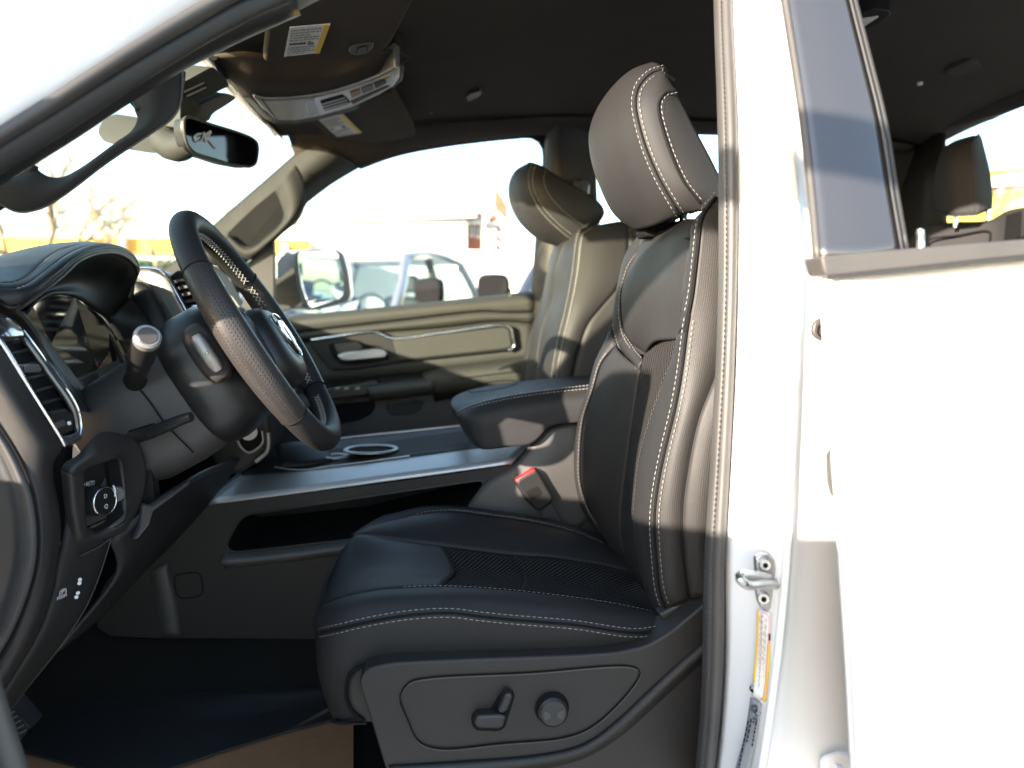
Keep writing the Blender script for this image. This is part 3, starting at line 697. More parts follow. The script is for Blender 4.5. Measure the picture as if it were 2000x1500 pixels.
tube('chrome_line', [(608, 664, 2.332), (660, 656.5, 2.331), (715, 648.5, 2.331), (738, 650, 2.331), (766, 661, 2.331), (860, 650, 2.331), (983, 635.5, 2.331), (997, 641, 2.331), (1001, 660, 2.331), (1004, 677, 2.331), (992, 684, 2.331)], .0048, 'chrome', bez, n=90, sides=8)
plate('handle_recess', [(640, 672), (700, 664), (712, 672), (745, 676), (762, 702), (720, 712), (668, 714), (650, 700)], 'ink', bez, Y=2.3335, depth=.004, bevel=.001, round_=.008)
plate('recess_insert', [(652, 672), (698, 667), (710, 678), (700, 685), (660, 690)], 'plastic_grey', bez, Y=2.331, depth=.003, bevel=.001, round_=.005)
hd = plate('door_handle', [(657, 694), (672, 688), (738, 680), (752, 683), (758, 692), (752, 699), (680, 706), (664, 704)], 'silver_trim', pd, Y=2.315, depth=.018, bevel=.006, round_=.008)
sheet('armrest', [[(824, 729, 2.35), (852, 719, 2.35), (930, 709, 2.35), (1044, 694, 2.35)], [(828, 738, 2.28), (850, 731, 2.27), (930, 722, 2.265), (1044, 708, 2.265)], [(840, 752, 2.27), (852, 747, 2.26), (930, 738, 2.255), (1044, 728, 2.255)], [(846, 768, 2.28), (856, 764, 2.27), (930, 758, 2.265), (1044, 750, 2.265)], [(850, 785, 2.35), (860, 782, 2.35), (930, 776, 2.35), (1044, 770, 2.35)]], 'soft_touch', pd, n=30, k=24)
tube('armrest_seam', [(846, 745, 2.262), (930, 735, 2.252), (1044, 721, 2.252)], .0014, 'ink', pd, n=20)
sheet('pull_grip', [[(715, 755, 2.33), (780, 745, 2.33), (846, 738, 2.33)], [(716, 757, 2.28), (780, 748, 2.275), (847, 741, 2.27)], [(722, 778, 2.28), (780, 772, 2.275), (850, 762, 2.27)], [(724, 783, 2.34), (780, 777, 2.34), (850, 768, 2.34)]], 'rubber_dark', pd, n=20, k=16, puff=.003)
sw = plate('switch_pod', [(630, 760), (690, 751), (735, 742), (742, 748), (716, 772), (636, 782)], 'plastic_smooth', pd, Y=2.29, depth=.06, bevel=.006, round_=.008)
for x in (655, 672, 694):
    plate('window_switch', [(x, 757), (x + 9, 755.5), (x + 9, 760), (x, 761.5)], 'silver_dim', sw, Y=2.2885, depth=.004, bevel=.001)
plate('door_pocket', [(560, 800), (640, 790), (735, 782), (730, 805), (700, 822), (560, 845)], 'ink', pd, Y=2.352, depth=.02, bevel=.004, round_=.02)
sheet('lower_panel', [[(500, 775, 2.358), (720, 762, 2.358), (1044, 735, 2.358)], [(500, 920, 2.36), (720, 900, 2.36), (1044, 880, 2.36)]], 'plastic_grey', pd, n=20, k=6)
plate('speaker_grille', [(752, 790), (828, 782), (822, 800), (806, 809), (768, 812), (756, 804)], 'plastic', pd, Y=2.353, depth=.01, bevel=.003, round_=.01)
pn = tube('lock_pin', [(996, 584, 2.37), (996, 570, 2.37), (996, 564, 2.37)], .004, 'rubber_dark', pd, n=8)
disc('pin_base', W(999, 580, 2.37), (0, 0, 1), .014, .008, 'rubber_dark', pd)
# window pane and the quarter post at its front edge
add('window_pane', vs_([(536, 625, 2.41), (1044, 572, 2.40), (1064, 300, 2.34), (1035, 262, 2.33), (856, 282, 2.335), (700, 325, 2.345), (595, 400, 2.36), (534, 468, 2.375)]), [tuple(range(8))], 'window_glass', pd, smooth_=False)
plate('mirror_sail', [(480, 515), (535, 470), (536, 625), (470, 650)], 'rubber_dark', pd, Y=2.365, depth=.03, bevel=.003)
# outside mirror on that door
MY = lambda x, d=0.0: 1 / (.39216 - (x - 582) * .000379) + d
mh = plate('mirror_housing', [(x, y, MY(max(x, 575), .05)) for x, y in [(536, 500), (560, 489), (600, 486), (650, 486), (664, 489), (678, 520), (684, 575), (677, 591), (640, 600), (600, 608), (584, 605), (560, 606), (536, 610)]], 'paint_white', pd, depth=.13, bevel=.02, seg=4, round_=.03)
plate('mirror_shell', [(x, y, MY(x, .012)) for x, y in [(576, 490), (655, 486), (668, 492), (679, 530), (684, 574), (676, 590), (610, 607), (597, 599), (581, 560), (577, 520)]], 'rubber_dark', pd, depth=.04, bevel=.008, round_=.02)
plate('mirror_arm', [(530, 545), (548, 542), (575, 520), (592, 598), (560, 606), (530, 612)], 'rubber_dark', pd, Y=2.56, depth=.06, bevel=.01, round_=.01)
mgp = fillet([W(x, y, MY(x, .0085)) for x, y in [(582, 493), (652, 489), (660, 496), (670, 545), (671, 573), (662, 584), (608, 601), (601, 592), (588, 555), (583, 520)]], .012)
add('mirror_glass', mgp, [tuple(range(len(mgp)))], 'mirror', pd, smooth_=False)
# ================================================================= DRIVER SEAT
ds = thing('bucket_seat', 'black leather driver seat with pale stitching and power switches on its base', 'car seat', (.15, 1.08, .66))
# --- cushion, running curves go from front (left) to back (right)
pipe = [(616, 1233, .97), (628, 1235, .90), (660, 1228, .868), (720, 1214, .857), (800, 1201, .852), (880, 1197, .85), (940, 1204, .85), (1000, 1210, .85), (1120, 1220, .85), (1240, 1236, .855), (1300, 1228, .87)]
crest = [(620, 1212, 1.0), (632, 1198, .93), (680, 1186, .89), (740, 1176, .88), (820, 1170, .875), (900, 1168, .875), (1000, 1176, .875), (1120, 1188, .875), (1240, 1206, .88), (1300, 1212, .89)]
seam_n = [(622, 1200, 1.03), (640, 1180, .965), (700, 1160, .94), (760, 1152, .935), (840, 1148, .93), (920, 1150, .93), (1000, 1156, .93), (1120, 1170, .93), (1200, 1182, .93), (1300, 1203, .93)]
seam_f = [(672, 1072, 1.16), (692, 1046, 1.17), (768, 1054, 1.175), (856, 1066, 1.18), (1000, 1084, 1.185), (1080, 1089, 1.185), (1220, 1114, 1.185), (1290, 1136, 1.185)]
bol_f = [(690, 1052, 1.22), (748, 1052, 1.23), (768, 1033, 1.27), (790, 1019, 1.285), (822, 1006, 1.295), (880, 1000, 1.30), (960, 1009, 1.30), (1040, 1021, 1.30), (1120, 1041, 1.30), (1192, 1071, 1.30), (1260, 1100, 1.30)]
out_f = [(684, 1050, 1.26), (712, 1030, 1.29), (748, 1010, 1.32), (785, 1000, 1.34), (840, 993, 1.345), (900, 994, 1.345), (1000, 1007, 1.345), (1100, 1027, 1.345), (1200, 1060, 1.345), (1270, 1095, 1.345)]
skirt_b = [(650, 1404, .97), (668, 1410, .90), (720, 1408, .88), (900, 1400, .88), (1100, 1380, .88), (1300, 1330, .88)]
skirt_m = [(626, 1310, .965), (640, 1312, .895), (700, 1306, .872), (900, 1296, .866), (1100, 1296, .866), (1300, 1280, .872)]
sheet('cushion_side', [pipe, skirt_m, skirt_b], 'leather', ds, n=44, k=16, puff=.004, pw=2)
sheet('cushion_bolster', [pipe, crest, seam_n], 'leather', ds, n=50, k=18, puff=.006, pw=2)
# smooth front pad and knitted centre, split across the cushion
def lerp_curve(A, B, f, n=48):
    a, b = smooth(vs_(A), n), smooth(vs_(B), n); return [p.lerp(q, f) for p, q in zip(a, b)]
def cut(C, f0, f1, n=30):
    c = smooth(vs_(C), 200); i0, i1 = int(f0 * 199), max(int(f1 * 199), int(f0 * 199) + 1); return resample(c[i0:i1 + 1], n)
dip = [p - Vector((0, 0, .012)) for p in lerp_curve(seam_n, seam_f, .5)]
fr_n, fr_f, fr_m = .45, .31, .385
sheet('cushion_front_pad', [cut(seam_n, 0, fr_n), cut(dip, 0, fr_m), cut(seam_f, 0, fr_f)], 'leather', ds, n=26, k=18, puff=.008, pw=4)
for a0, a1, b0, b1, m0, m1 in ((fr_n, .635, fr_f, .52, fr_m, .58), (.635, 1, .52, 1, .58, 1)):
    sheet('cushion_knit_panel', [cut(seam_n, a0, a1), cut(dip, m0, m1), cut(seam_f, b0, b1)], 'knit_fabric', ds, n=30, k=18, puff=.004, pw=6)
sheet('cushion_far_bolster', [cut(seam_f, .02, 1), cut(bol_f, .1, 1)], 'leather', ds, n=40, k=14, puff=.014, pw=2)
sheet('cushion_far_side', [bol_f, out_f, [p + Vector((0, .015, -.16)) for p in vs_(out_f)]], 'leather', ds, n=40, k=12, puff=.002)
fe = [(616, 1233, .97), (626, 1310, .965), (650, 1404, .97)]
sheet('cushion_front', [fe, [p + Vector((-.012, .12, 0)) for p in vs_(fe)], [p + Vector((0, .34, 0)) for p in vs_(fe)]], 'leather', ds, n=16, k=12, outward=False, out=Vector((-1, 0, 0)))
ft = [V(seam_n[0]), V((640, 1130, 1.09)), V(seam_f[0])]
fb = [V(pipe[0]) + Vector((.004, .01, 0)), V(pipe[0]) + Vector((.004, .1, -.01)), V(pipe[0]) + Vector((.014, .22, -.02)), V(pipe[0]) + Vector((.03, .34, -.03))]
sheet('cushion_nose', [ft, fb], 'leather', ds, n=20, k=8, puff=.004, pw=2)
stitching('cushion_piping_stitching', [shift(pipe[1:], .0050), shift(pipe[1:], -.0050)], ds, n=90, lift=.003)
tube('cushion_piping', [p + Vector((0, -.001, 0)) for p in vs_(pipe[1:])], .0016, 'ink', ds, n=70, sides=6)
stitching('cushion_insert_stitching', [[p + Vector((0, -.003, .004)) for p in cut(seam_n, .36, .99, 60)]], ds, lift=.004, length=.004)
stitching('cushion_far_stitching', [cut(shift(bol_f, .004), .14, .93, 60), cut(shift(bol_f, -.004), .14, .93, 60)], ds, lift=.004)
# dark seam where the flap folds round the plastic base
tube('flap_edge', [(712, 1408, .862), (684, 1385, .862), (675, 1352, .862), (684, 1316, .86), (722, 1296, .858), (800, 1291, .856), (920, 1285, .856), (1060, 1274, .858), (1160, 1260, .86), (1240, 1243, .862), (1290, 1225, .866)], .0022, 'ink', ds, n=80, sides=6)
sheet('flap', [[(714, 1410, .864), (686, 1386, .864), (677, 1352, .864), (686, 1318, .862), (722, 1298, .861), (800, 1293, .859)], [(780, 1410, .866), (770, 1390, .866), (765, 1360, .866), (775, 1335, .864), (800, 1320, .862), (850, 1310, .86)]], 'plastic', ds, n=30, k=8)
sheet('skirt_hem', [[(648, 1404, .93), (668, 1409, .89), (714, 1409, .866)], [(652, 1412, .93), (670, 1416, .89), (714, 1415, .866)]], 'leather', ds, n=10, k=4, puff=.003)
# --- moulded base cover with its switches
base = plate('base_cover', [(700, 1330), (716, 1306), (768, 1294), (920, 1287), (1120, 1280), (1205, 1274), (1262, 1262), (1310, 1234), (1400, 1160), (1480, 1100), (1480, 1620), (790, 1620), (752, 1500), (720, 1392)], 'plastic', ds, Y=.835, depth=.05, bevel=.011, seg=4, round_=.012)
sheet('base_ridge', [[(1480, 1170, .834), (1400, 1232, .834), (1330, 1290, .834), (1262, 1352, .834), (1200, 1410, .834), (1140, 1452, .834), (1060, 1472, .834), (900, 1486, .834), (760, 1494, .834)], [(1480, 1186, .828), (1404, 1248, .828), (1338, 1304, .828), (1272, 1364, .828), (1210, 1420, .828), (1144, 1464, .828), (1060, 1486, .828), (900, 1500, .828), (764, 1508, .828)], [(1480, 1225, .850), (1420, 1274, .850), (1356, 1334, .850), (1290, 1396, .850), (1226, 1452, .850), (1150, 1496, .850), (1060, 1520, .850), (900, 1540, .850), (770, 1550, .850)]], 'plastic', base, n=50, k=12)
panel_o = [(782, 1360), (800, 1333), (830, 1325), (1030, 1314), (1238, 1303), (1250, 1314), (1234, 1344), (1164, 1414), (1112, 1438), (980, 1452), (856, 1462), (818, 1448), (797, 1408)]
tube('panel_groove', [W(x, y, .8335) for x, y in panel_o], .0011, 'ink', base, n=110, sides=6, closed=True)
tube('panel_edge', [W(x + .6, y + 2.4, .8338) for x, y in panel_o], .0011, 'plastic_grey', base, n=110, sides=6, closed=True)
plate('switch_well', [(920, 1402), (926, 1392), (958, 1388), (974, 1360), (988, 1348), (1002, 1349), (1006, 1362), (994, 1400), (986, 1424), (972, 1430), (930, 1428), (922, 1418)], 'ink', base, Y=.8325, depth=.008, bevel=.002, round_=.006)
plate('slide_switch', [(926, 1405), (934, 1398), (980, 1396), (989, 1400), (984, 1419), (976, 1425), (934, 1424), (927, 1417)], 'plastic_smooth', base, Y=.818, depth=.014, bevel=.003, round_=.004)
plate('recline_switch', [(972, 1386), (984, 1360), (990, 1354), (999, 1355), (1002, 1362), (992, 1388), (984, 1395), (974, 1393)], 'plastic_smooth', base, Y=.818, depth=.014, bevel=.003, round_=.004)
kc = W(1078, 1383, .8335)
kn = disc('lumbar_knob_ring', kc, (0, -1, 0), .0205, .002, 'ink', base, n=40, bevel=.001)
kb = disc('lumbar_knob', kc, (0, -1, .05), .0178, .014, 'plastic_smooth', base, n=40, bevel=.003)
for sx in (-1, 1):
    for sz in (-1, 1):
        pass
    plate('knob_dimple', [kc + Vector((sx * q, -.0146, z)) for q, z in ((.004, .002), (.012, .006), (.0125, 0), (.0105, -.007), (.004, -.004))], 'plastic_grey', kb, depth=.001, bevel=.0003)
tube('seat_rail', [Vector((-.10, .95, .70)), Vector((.55, .95, .70))], .022, 'plastic_dark', ds, n=4)
tube('seat_rail', [Vector((-.10, 1.24, .70)), Vector((.55, 1.24, .70))], .022, 'plastic_dark', ds, n=4)
# --- backrest
b_seam = [(1399, 386, .905), (1379, 412, .893), (1371, 430, .888), (1362, 503, .882), (1353, 577, .878), (1342, 635, .876), (1331, 721, .875), (1318, 795, .874), (1297, 882, .873), (1284, 947, .873), (1277, 1012, .873), (1281, 1098, .873), (1288, 1155, .874), (1300, 1190, .877)]
b_split = [(1450, 560, .875), (1425, 660, .866), (1385, 756, .860), (1362, 817, .858), (1350, 870, .857), (1340, 925, .856), (1333, 975, .856), (1331, 1012, .856), (1333, 1060, .856), (1336, 1098, .857), (1346, 1168, .862)]
b_rear_t = [(1480, 380, .93), (1470, 430, .90), (1460, 503, .885), (1455, 560, .88), (1440, 640, .87), (1400, 745, .868), (1372, 810, .866), (1350, 925, .864), (1341, 1012, .864), (1346, 1098, .865), (1356, 1168, .87)]
sheet('back_side_panel', [b_seam, [((a[0] + b[0]) / 2, (a[1] + b[1]) / 2, (a[2] + b[2]) / 2 - .004) for a, b in zip(smooth([Vector(p) for p in b_seam], 20), smooth([Vector(p) for p in b_rear_t], 20))], b_rear_t], 'leather_side', ds, n=60, k=14, puff=.003, pw=2)
sheet('back_rear_panel', [[(1455, 540, .868), (1425, 655, .862), (1385, 757, .857), (1362, 818, .855), (1340, 925, .853), (1331, 1012, .853), (1336, 1098, .854), (1347, 1170, .859)], [(1480, 620, .858), (1440, 760, .850), (1400, 850, .848), (1380, 950, .846), (1370, 1020, .846), (1372, 1090, .847), (1380, 1165, .852)], [(1560, 560, .885), (1540, 700, .88), (1500, 850, .875), (1480, 950, .875), (1470, 1020, .875), (1470, 1090, .875), (1470, 1160, .88)]], 'leather_side', ds, n=44, k=14, puff=.005, pw=2)
ins_n = [(1327, 664, .95), (1314, 704, .955), (1297, 745, .96), (1271, 817, .965), (1249, 895, .97), (1240, 968, .975), (1238, 1033, .975), (1249, 1098, .97), (1268, 1158, .955), (1288, 1198, .93)]
bol_n = [(1340, 648, .888), (1326, 720, .893), (1310, 795, .898), (1286, 882, .905), (1268, 947, .91), (1260, 1012, .912), (1266, 1098, .908), (1278, 1155, .90), (1295, 1194, .895)]
sheet('back_bolster', [cut(b_seam, .31, 1), cut(bol_n, 0, 1), ins_n], 'leather', ds, n=50, k=20, puff=.008, pw=2)
ins_f = [(1271, 668, 1.17), (1260, 687, 1.18), (1249, 728, 1.185), (1242, 773, 1.19), (1227, 882, 1.195), (1216, 968, 1.195), (1212, 1033, 1.195), (1219, 1075, 1.19), (1240, 1130, 1.16)]
ins_m = [V((1300, 660, 1.05)), V((1290, 700, 1.06)), V((1276, 745, 1.07)), V((1262, 800, 1.075)), V((1245, 885, 1.08)), V((1236, 968, 1.085)), V((1232, 1033, 1.085)), V((1240, 1090, 1.08)), V((1262, 1150, 1.05))]
sheet('back_knit_panel', [ins_n, ins_m, ins_f], 'knit_fabric', ds, n=50, k=18, puff=.003, pw=6)
far_s = [(1206, 674, 1.31), (1190, 690, 1.318), (1175, 709, 1.322), (1158, 765, 1.328), (1141, 817, 1.33), (1134, 882, 1.33), (1136, 947, 1.33), (1154, 999, 1.325), (1184, 1038, 1.315), (1224, 1070, 1.30), (1250, 1090, 1.29)]
sheet('back_far_bolster', [[(1252, 722, 1.19), (1246, 745, 1.19), (1242, 773, 1.19), (1227, 882, 1.195), (1216, 968, 1.195), (1212, 1033, 1.195), (1219, 1075, 1.19), (1240, 1125, 1.18)], [(1206, 676, 1.30), (1192, 712, 1.298), (1182, 770, 1.296), (1166, 882, 1.294), (1160, 960, 1.294), (1176, 1020, 1.288), (1205, 1068, 1.275), (1240, 1105, 1.25)], far_s], 'leather', ds, n=50, k=22, puff=.012, pw=2)
far_o = [(1195, 640, 1.335), (1180, 672, 1.34), (1166, 702, 1.345), (1152, 755, 1.348), (1131, 825, 1.35), (1124, 882, 1.35), (1127, 947, 1.35), (1142, 1000, 1.345), (1175, 1048, 1.335), (1230, 1090, 1.32)]
sheet('back_far_side', [far_s, far_o, [p + Vector((.09, .01, 0)) for p in vs_(far_o)]], 'leather', ds, n=40, k=12, puff=.003, pw=2)
# shoulders
u0 = [(1399, 386, .905), (1379, 412, .893), (1371, 430, .888), (1362, 503, .882), (1353, 577, .878), (1341, 640, .876)]
u1 = [(1362, 428, .97), (1352, 445, .95), (1351, 470, .94), (1345, 515, .933), (1339, 560, .93), (1328, 662, .945)]
u2 = [(1310, 447, 1.08), (1302, 462, 1.075), (1298, 478, 1.068), (1291, 520, 1.068), (1285, 560, 1.07), (1285, 668, 1.07)]
u3 = [(1256, 462, 1.20), (1248, 482, 1.205), (1240, 500, 1.22), (1216, 560, 1.258), (1213, 600, 1.265), (1222, 655, 1.255), (1262, 692, 1.19)]
u4 = [(1254, 452, 1.225), (1238, 470, 1.25), (1221, 496, 1.275), (1206, 560, 1.305), (1198, 605, 1.318), (1198, 645, 1.322), (1207, 675, 1.31)]
sheet('shoulder_border', [u0, [(1372, 424, .925), (1364, 440, .912), (1356, 505, .902), (1346, 577, .90), (1336, 648, .905)], u1], 'leather', ds, n=40, k=12, puff=.006, pw=2)
sheet('shoulder_panel', [u1, u2, u3], 'leather', ds, n=44, k=24, puff=.008, pw=4)
sheet('shoulder_far_border', [u3, [(1254, 456, 1.215), (1240, 480, 1.235), (1226, 505, 1.255), (1210, 560, 1.285), (1204, 605, 1.297), (1210, 650, 1.295), (1230, 690, 1.26)], u4], 'leather', ds, n=40, k=10, puff=.004, pw=2)
sheet('yoke', [[(1222, 655, 1.255), (1240, 682, 1.225), (1258, 704, 1.19)], [(1207, 675, 1.31), (1225, 702, 1.265), (1250, 728, 1.195)]], 'leather', ds, n=20, k=8, puff=.006, pw=2)
sheet('back_top', [[V(u0[0]), V(u1[0]), V(u2[0]), V(u3[0]), V(u4[0])], [V(q[0]) + Vector((.05, 0, .012)) for q in (u0, u1, u2, u3, u4)], [V(q[0]) + Vector((.12, 0, -.01)) for q in (u0, u1, u2, u3, u4)]], 'leather', ds, n=24, k=10, outward=False, out=Vector((0, 0, 1)))
sheet('back_shell', [[p + Vector((.12, 0, -.01)) for p in (V(u0[0]), V(u1[0]), V(u2[0]), V(u3[0]), V(u4[0]))], [V((1480, 800, .9)) + Vector((0, y, 0)) for y in (0, .1, .2, .3, .42)], [V((1470, 1150, .9)) + Vector((0, y, 0)) for y in (0, .1, .2, .3, .42)]], 'plastic', ds, n=20, k=16, outward=False, out=Vector((1, 0, 0)))
ug = [(1236, 679, 1.235), (1219, 650, 1.262), (1212, 598, 1.27), (1218, 558, 1.262), (1229, 524, 1.245), (1247, 497, 1.215), (1280, 482, 1.12), (1330, 469, .985), (1344, 466, .955), (1350, 470, .94), (1346, 510, .934), (1339, 558, .93), (1331, 613, .935), (1327, 656, .944)]
tube('shoulder_groove', [p + (CAM - p).normalized() * .004 for p in vs_(ug)], .0018, 'ink', ds, n=90, sides=6)
stitching('shoulder_stitching', [cut([p + (CAM - p).normalized() * .005 for p in vs_(shift(ug, -.004))], .0, .52, 60)], ds, lift=.003)
stitching('shoulder_edge_stitching', [cut(shift(b_seam, .006), .0, .3, 40)], ds, mt='thread', lift=.006)
tube('shoulder_edge_piping', [p + (CAM - p).normalized() * .002 for p in cut(shift(b_seam, .001), 0, .34, 30)], .0022, 'ink', ds, n=40, sides=6)
stitching('back_seam_stitching', [cut(shift(b_seam, .005), .31, .985, 80), cut(shift(b_seam, -.006), .31, .985, 80)], ds, lift=.006)
tube('back_seam_piping', [p + (CAM - p).normalized() * .002 for p in cut(shift(b_seam, -.0005), .3, 1, 60)], .0016, 'ink', ds, n=60, sides=6)
stitching('far_bolster_stitching', [cut(shift(far_s, .004), .06, .97, 70), cut(shift(far_s, -.004), .06, .97, 70)], ds, lift=.006)
stitching('yoke_stitching', [[(1196, 634, 1.318), (1207, 674, 1.305), (1226, 702, 1.262), (1250, 729, 1.19)], [(1222, 657, 1.255), (1240, 684, 1.222), (1258, 705, 1.185)]], ds, lift=.007)
tube('side_split_groove', [p + (CAM - p).normalized() * .003 for p in vs_(b_split)], .0018, 'ink', ds, n=60, sides=6)
plate('back_hem', [(1287, 1200), (1346, 1170), (1372, 1150), (1400, 1130), (1400, 1170), (1345, 1200), (1300, 1222)], 'rubber_dark', ds, Y=.868, depth=.02, bevel=.003)
# --- headrest
hr = plate('headrest_core', [(1292, 150, 1.02), (1312, 170, 1.02), (1352, 246, 1.02), (1398, 334, 1.02), (1415, 395, 1.02), (1362, 412, 1.02), (1318, 418, 1.02), (1270, 330, 1.02), (1252, 230, 1.02), (1255, 175, 1.02)], 'leather', ds, depth=.13, bevel=.01)
h0 = [(1291, 136, 1.005), (1300, 146, 1.0), (1313, 166, .995), (1353, 243, .985), (1399, 331, .98), (1420, 380, .98), (1425, 402, .985)]
h1 = [(1293, 140, 1.0), (1290, 165, .985), (1292, 200, .975), (1300, 250, .97), (1320, 310, .967), (1350, 370, .967), (1378, 408, .98)]
h2 = [(1293, 136, 1.0), (1269, 145, .99), (1247, 170, .982), (1241, 199, .977), (1247, 239, .974), (1262, 291, .972), (1287, 349, .972), (1317, 401, .976), (1328, 419, .985)]
h3 = [(1286, 132, 1.06), (1250, 143, 1.045), (1222, 175, 1.035), (1208, 220, 1.028), (1208, 270, 1.025), (1224, 330, 1.025), (1252, 390, 1.03), (1284, 437, 1.04)]
h4 = [(1276, 131, 1.13), (1240, 146, 1.15), (1202, 180, 1.165), (1172, 222, 1.17), (1158, 262, 1.172), (1160, 305, 1.172), (1176, 360, 1.168), (1206, 418, 1.16), (1248, 446, 1.14)]
h5 = [V(p) + Vector((.05, .05, 0)) for p in h4]
sheet('headrest_side', [h0, h1, h2], 'leather', ds, n=40, k=18, puff=.004, pw=2)
sheet('headrest_front', [h2, h3, h4, h5], 'leather', ds, n=44, k=30, puff=.006, pw=2)
sheet('headrest_underside', [[V(h0[-1]), V((1362, 414, .98)), V(h2[-1]), V(h3[-1]), V(h4[-1])], [V(h0[-1]) + Vector((0, .05, .0)), V((1370, 412, 1.05)), V((1345, 420, 1.1)), V((1320, 430, 1.14)), V(h5[-1])]], 'leather', ds, n=20, k=6)
hb_ = [(1318, 175, .982), (1298, 182, .976), (1287, 199, .972), (1286, 215, .97), (1291, 240, .968), (1309, 296, .965), (1335, 354, .965), (1366, 395, .972)]
tube('headrest_side_groove', [p + (CAM - p).normalized() * .0035 for p in vs_(hb_)], .0017, 'ink', ds, n=60, sides=6)
stitching('headrest_side_stitching', [[p + (CAM - p).normalized() * .0035 for p in shift(hb_, -.004)]], ds, lift=.003)
stitching('headrest_seam_stitching', [shift(h2, .005), shift(h2, -.005)], ds, lift=.004)
tube('headrest_seam', [p + (CAM - p).normalized() * .001 for p in vs_(h2)], .0015, 'ink', ds, n=60, sides=6)
for (px_, yy) in ((1336, 1.0), (1290, 1.16)):
    tube('headrest_post', [W(px_, 460, yy + .02), W(px_ + 2, 380, yy + .02)], .007, 'chrome', ds, n=4)
plate('headrest_collar', [(1256, 448), (1290, 438), (1340, 428), (1352, 440), (1290, 462), (1262, 462)], 'ink', ds, Y=1.10, depth=.05, bevel=.004)

# belt buckle standing beside the seat
bk = thing('seat_belt_buckle', 'black seat belt buckle with red release button beside the driver seat', 'buckle', (.18, 1.37, 1.0))
plate('buckle_body', [(1008, 943), (1012, 936), (1046, 918), (1053, 922), (1081, 972), (1079, 982), (1056, 998), (1046, 996), (1024, 974), (1011, 952)], 'plastic_dark', bk, Y=1.365, depth=.022, bevel=.005, round_=.004)
plate('release_button', [(1006, 938), (1042, 914.5), (1048, 920), (1049, 926), (1010, 945)], 'red_plastic', bk, Y=1.367, depth=.016, bevel=.003)
plate('buckle_window', [(1027, 960), (1050, 950), (1059, 965), (1040, 978)], 'ink', bk, Y=1.3638, depth=.003, bevel=.0005, round_=.003)
plate('buckle_strap', [(1052, 992), (1074, 978), (1100, 1024), (1108, 1050), (1080, 1050)], 'rubber_dark', bk, Y=1.376, depth=.005, bevel=.001)

# ================================================================= PASSENGER SEAT
ps = thing('bucket_seat', 'black leather passenger seat half lit by the sun, beyond the armrest', 'car seat', (.2, 1.98, .66))
q0 = [(1150, 443, 1.76), (1136, 452, 1.755), (1130, 470, 1.75), (1124, 520, 1.745), (1116, 570, 1.742), (1105, 620, 1.74), (1094, 665, 1.738), (1081, 740, 1.738), (1075, 830, 1.738), (1080, 920, 1.74)]
q1 = [(1225, 430, 1.78), (1228, 460, 1.76), (1222, 520, 1.742), (1205, 560, 1.738), (1170, 600, 1.735), (1145, 632, 1.733), (1128, 680, 1.732), (1116, 735, 1.732), (1110, 830, 1.732), (1115, 920, 1.735)]
q2 = [(1320, 430, 1.80), (1320, 500, 1.76), (1318, 560, 1.752), (1310, 620, 1.748), (1300, 700, 1.746), (1290, 800, 1.746), (1285, 920, 1.748)]
sheet('back_side_panel', [q0, [((a[0] + b[0]) / 2, (a[1] + b[1]) / 2, (a[2] + b[2]) / 2 - .004) for a, b in zip(smooth([Vector(p) for p in q0], 20), smooth([Vector(p) for p in q1], 20))], q1], 'leather_side', ps, n=44, k=12, puff=.003, pw=2)
sheet('back_rear_panel', [q1, q2], 'leather_side', ps, n=40, k=12, puff=.008, pw=2)
tube('side_groove', [p + (CAM - p).normalized() * .003 for p in vs_(q1[3:])], .0022, 'ink', ps, n=50, sides=6)
p1 = [(1133, 450, 1.80), (1122, 480, 1.795), (1112, 530, 1.795), (1104, 575, 1.80), (1090, 620, 1.80), (1076, 665, 1.80), (1062, 740, 1.80), (1058, 830, 1.80), (1065, 920, 1.80)]
p2 = [(1112, 468, 1.90), (1098, 490, 1.90), (1086, 530, 1.905), (1080, 575, 1.92), (1070, 610, 1.94), (1058, 650, 1.94), (1046, 740, 1.93), (1044, 830, 1.92), (1052, 920, 1.9)]
p3 = [(1098, 476, 2.10), (1082, 494, 2.13), (1074, 530, 2.16), (1066, 572, 2.18), (1058, 605, 2.2), (1042, 650, 2.2), (1030, 740, 2.2), (1030, 830, 2.2), (1035, 920, 2.2)]
p4 = [(1092, 482, 2.14), (1078, 500, 2.17), (1068, 535, 2.2), (1060, 575, 2.21), (1047, 618, 2.215), (1026, 678, 2.22), (1016, 745, 2.22), (1014, 830, 2.22), (1020, 920, 2.22)]
sheet('back_near_bolster', [q0, p1, p2], 'leather', ps, n=44, k=16, puff=.006, pw=2)
sheet('back_centre', [p2, p3], 'leather', ps, n=40, k=14, puff=.012, pw=4)
sheet('back_far_bolster', [p3, p4, [V(p) + Vector((.08, .02, 0)) for p in p4]], 'leather', ps, n=40, k=12, puff=.006, pw=2)
tube('panel_groove', [p + (CAM - p).normalized() * .006 for p in vs_([(1116, 484, 1.84), (1094, 498, 1.93), (1083, 520, 1.96), (1078, 560, 1.96), (1076, 590, 1.95), (1086, 620, 1.9), (1098, 640, 1.83)])], .0025, 'ink', ps, n=50, sides=6)
stitching('seam_stitching', [shift(q0, .006), shift(q0, -.006)], ps, mt='thread', lift=.006, r=.0009)
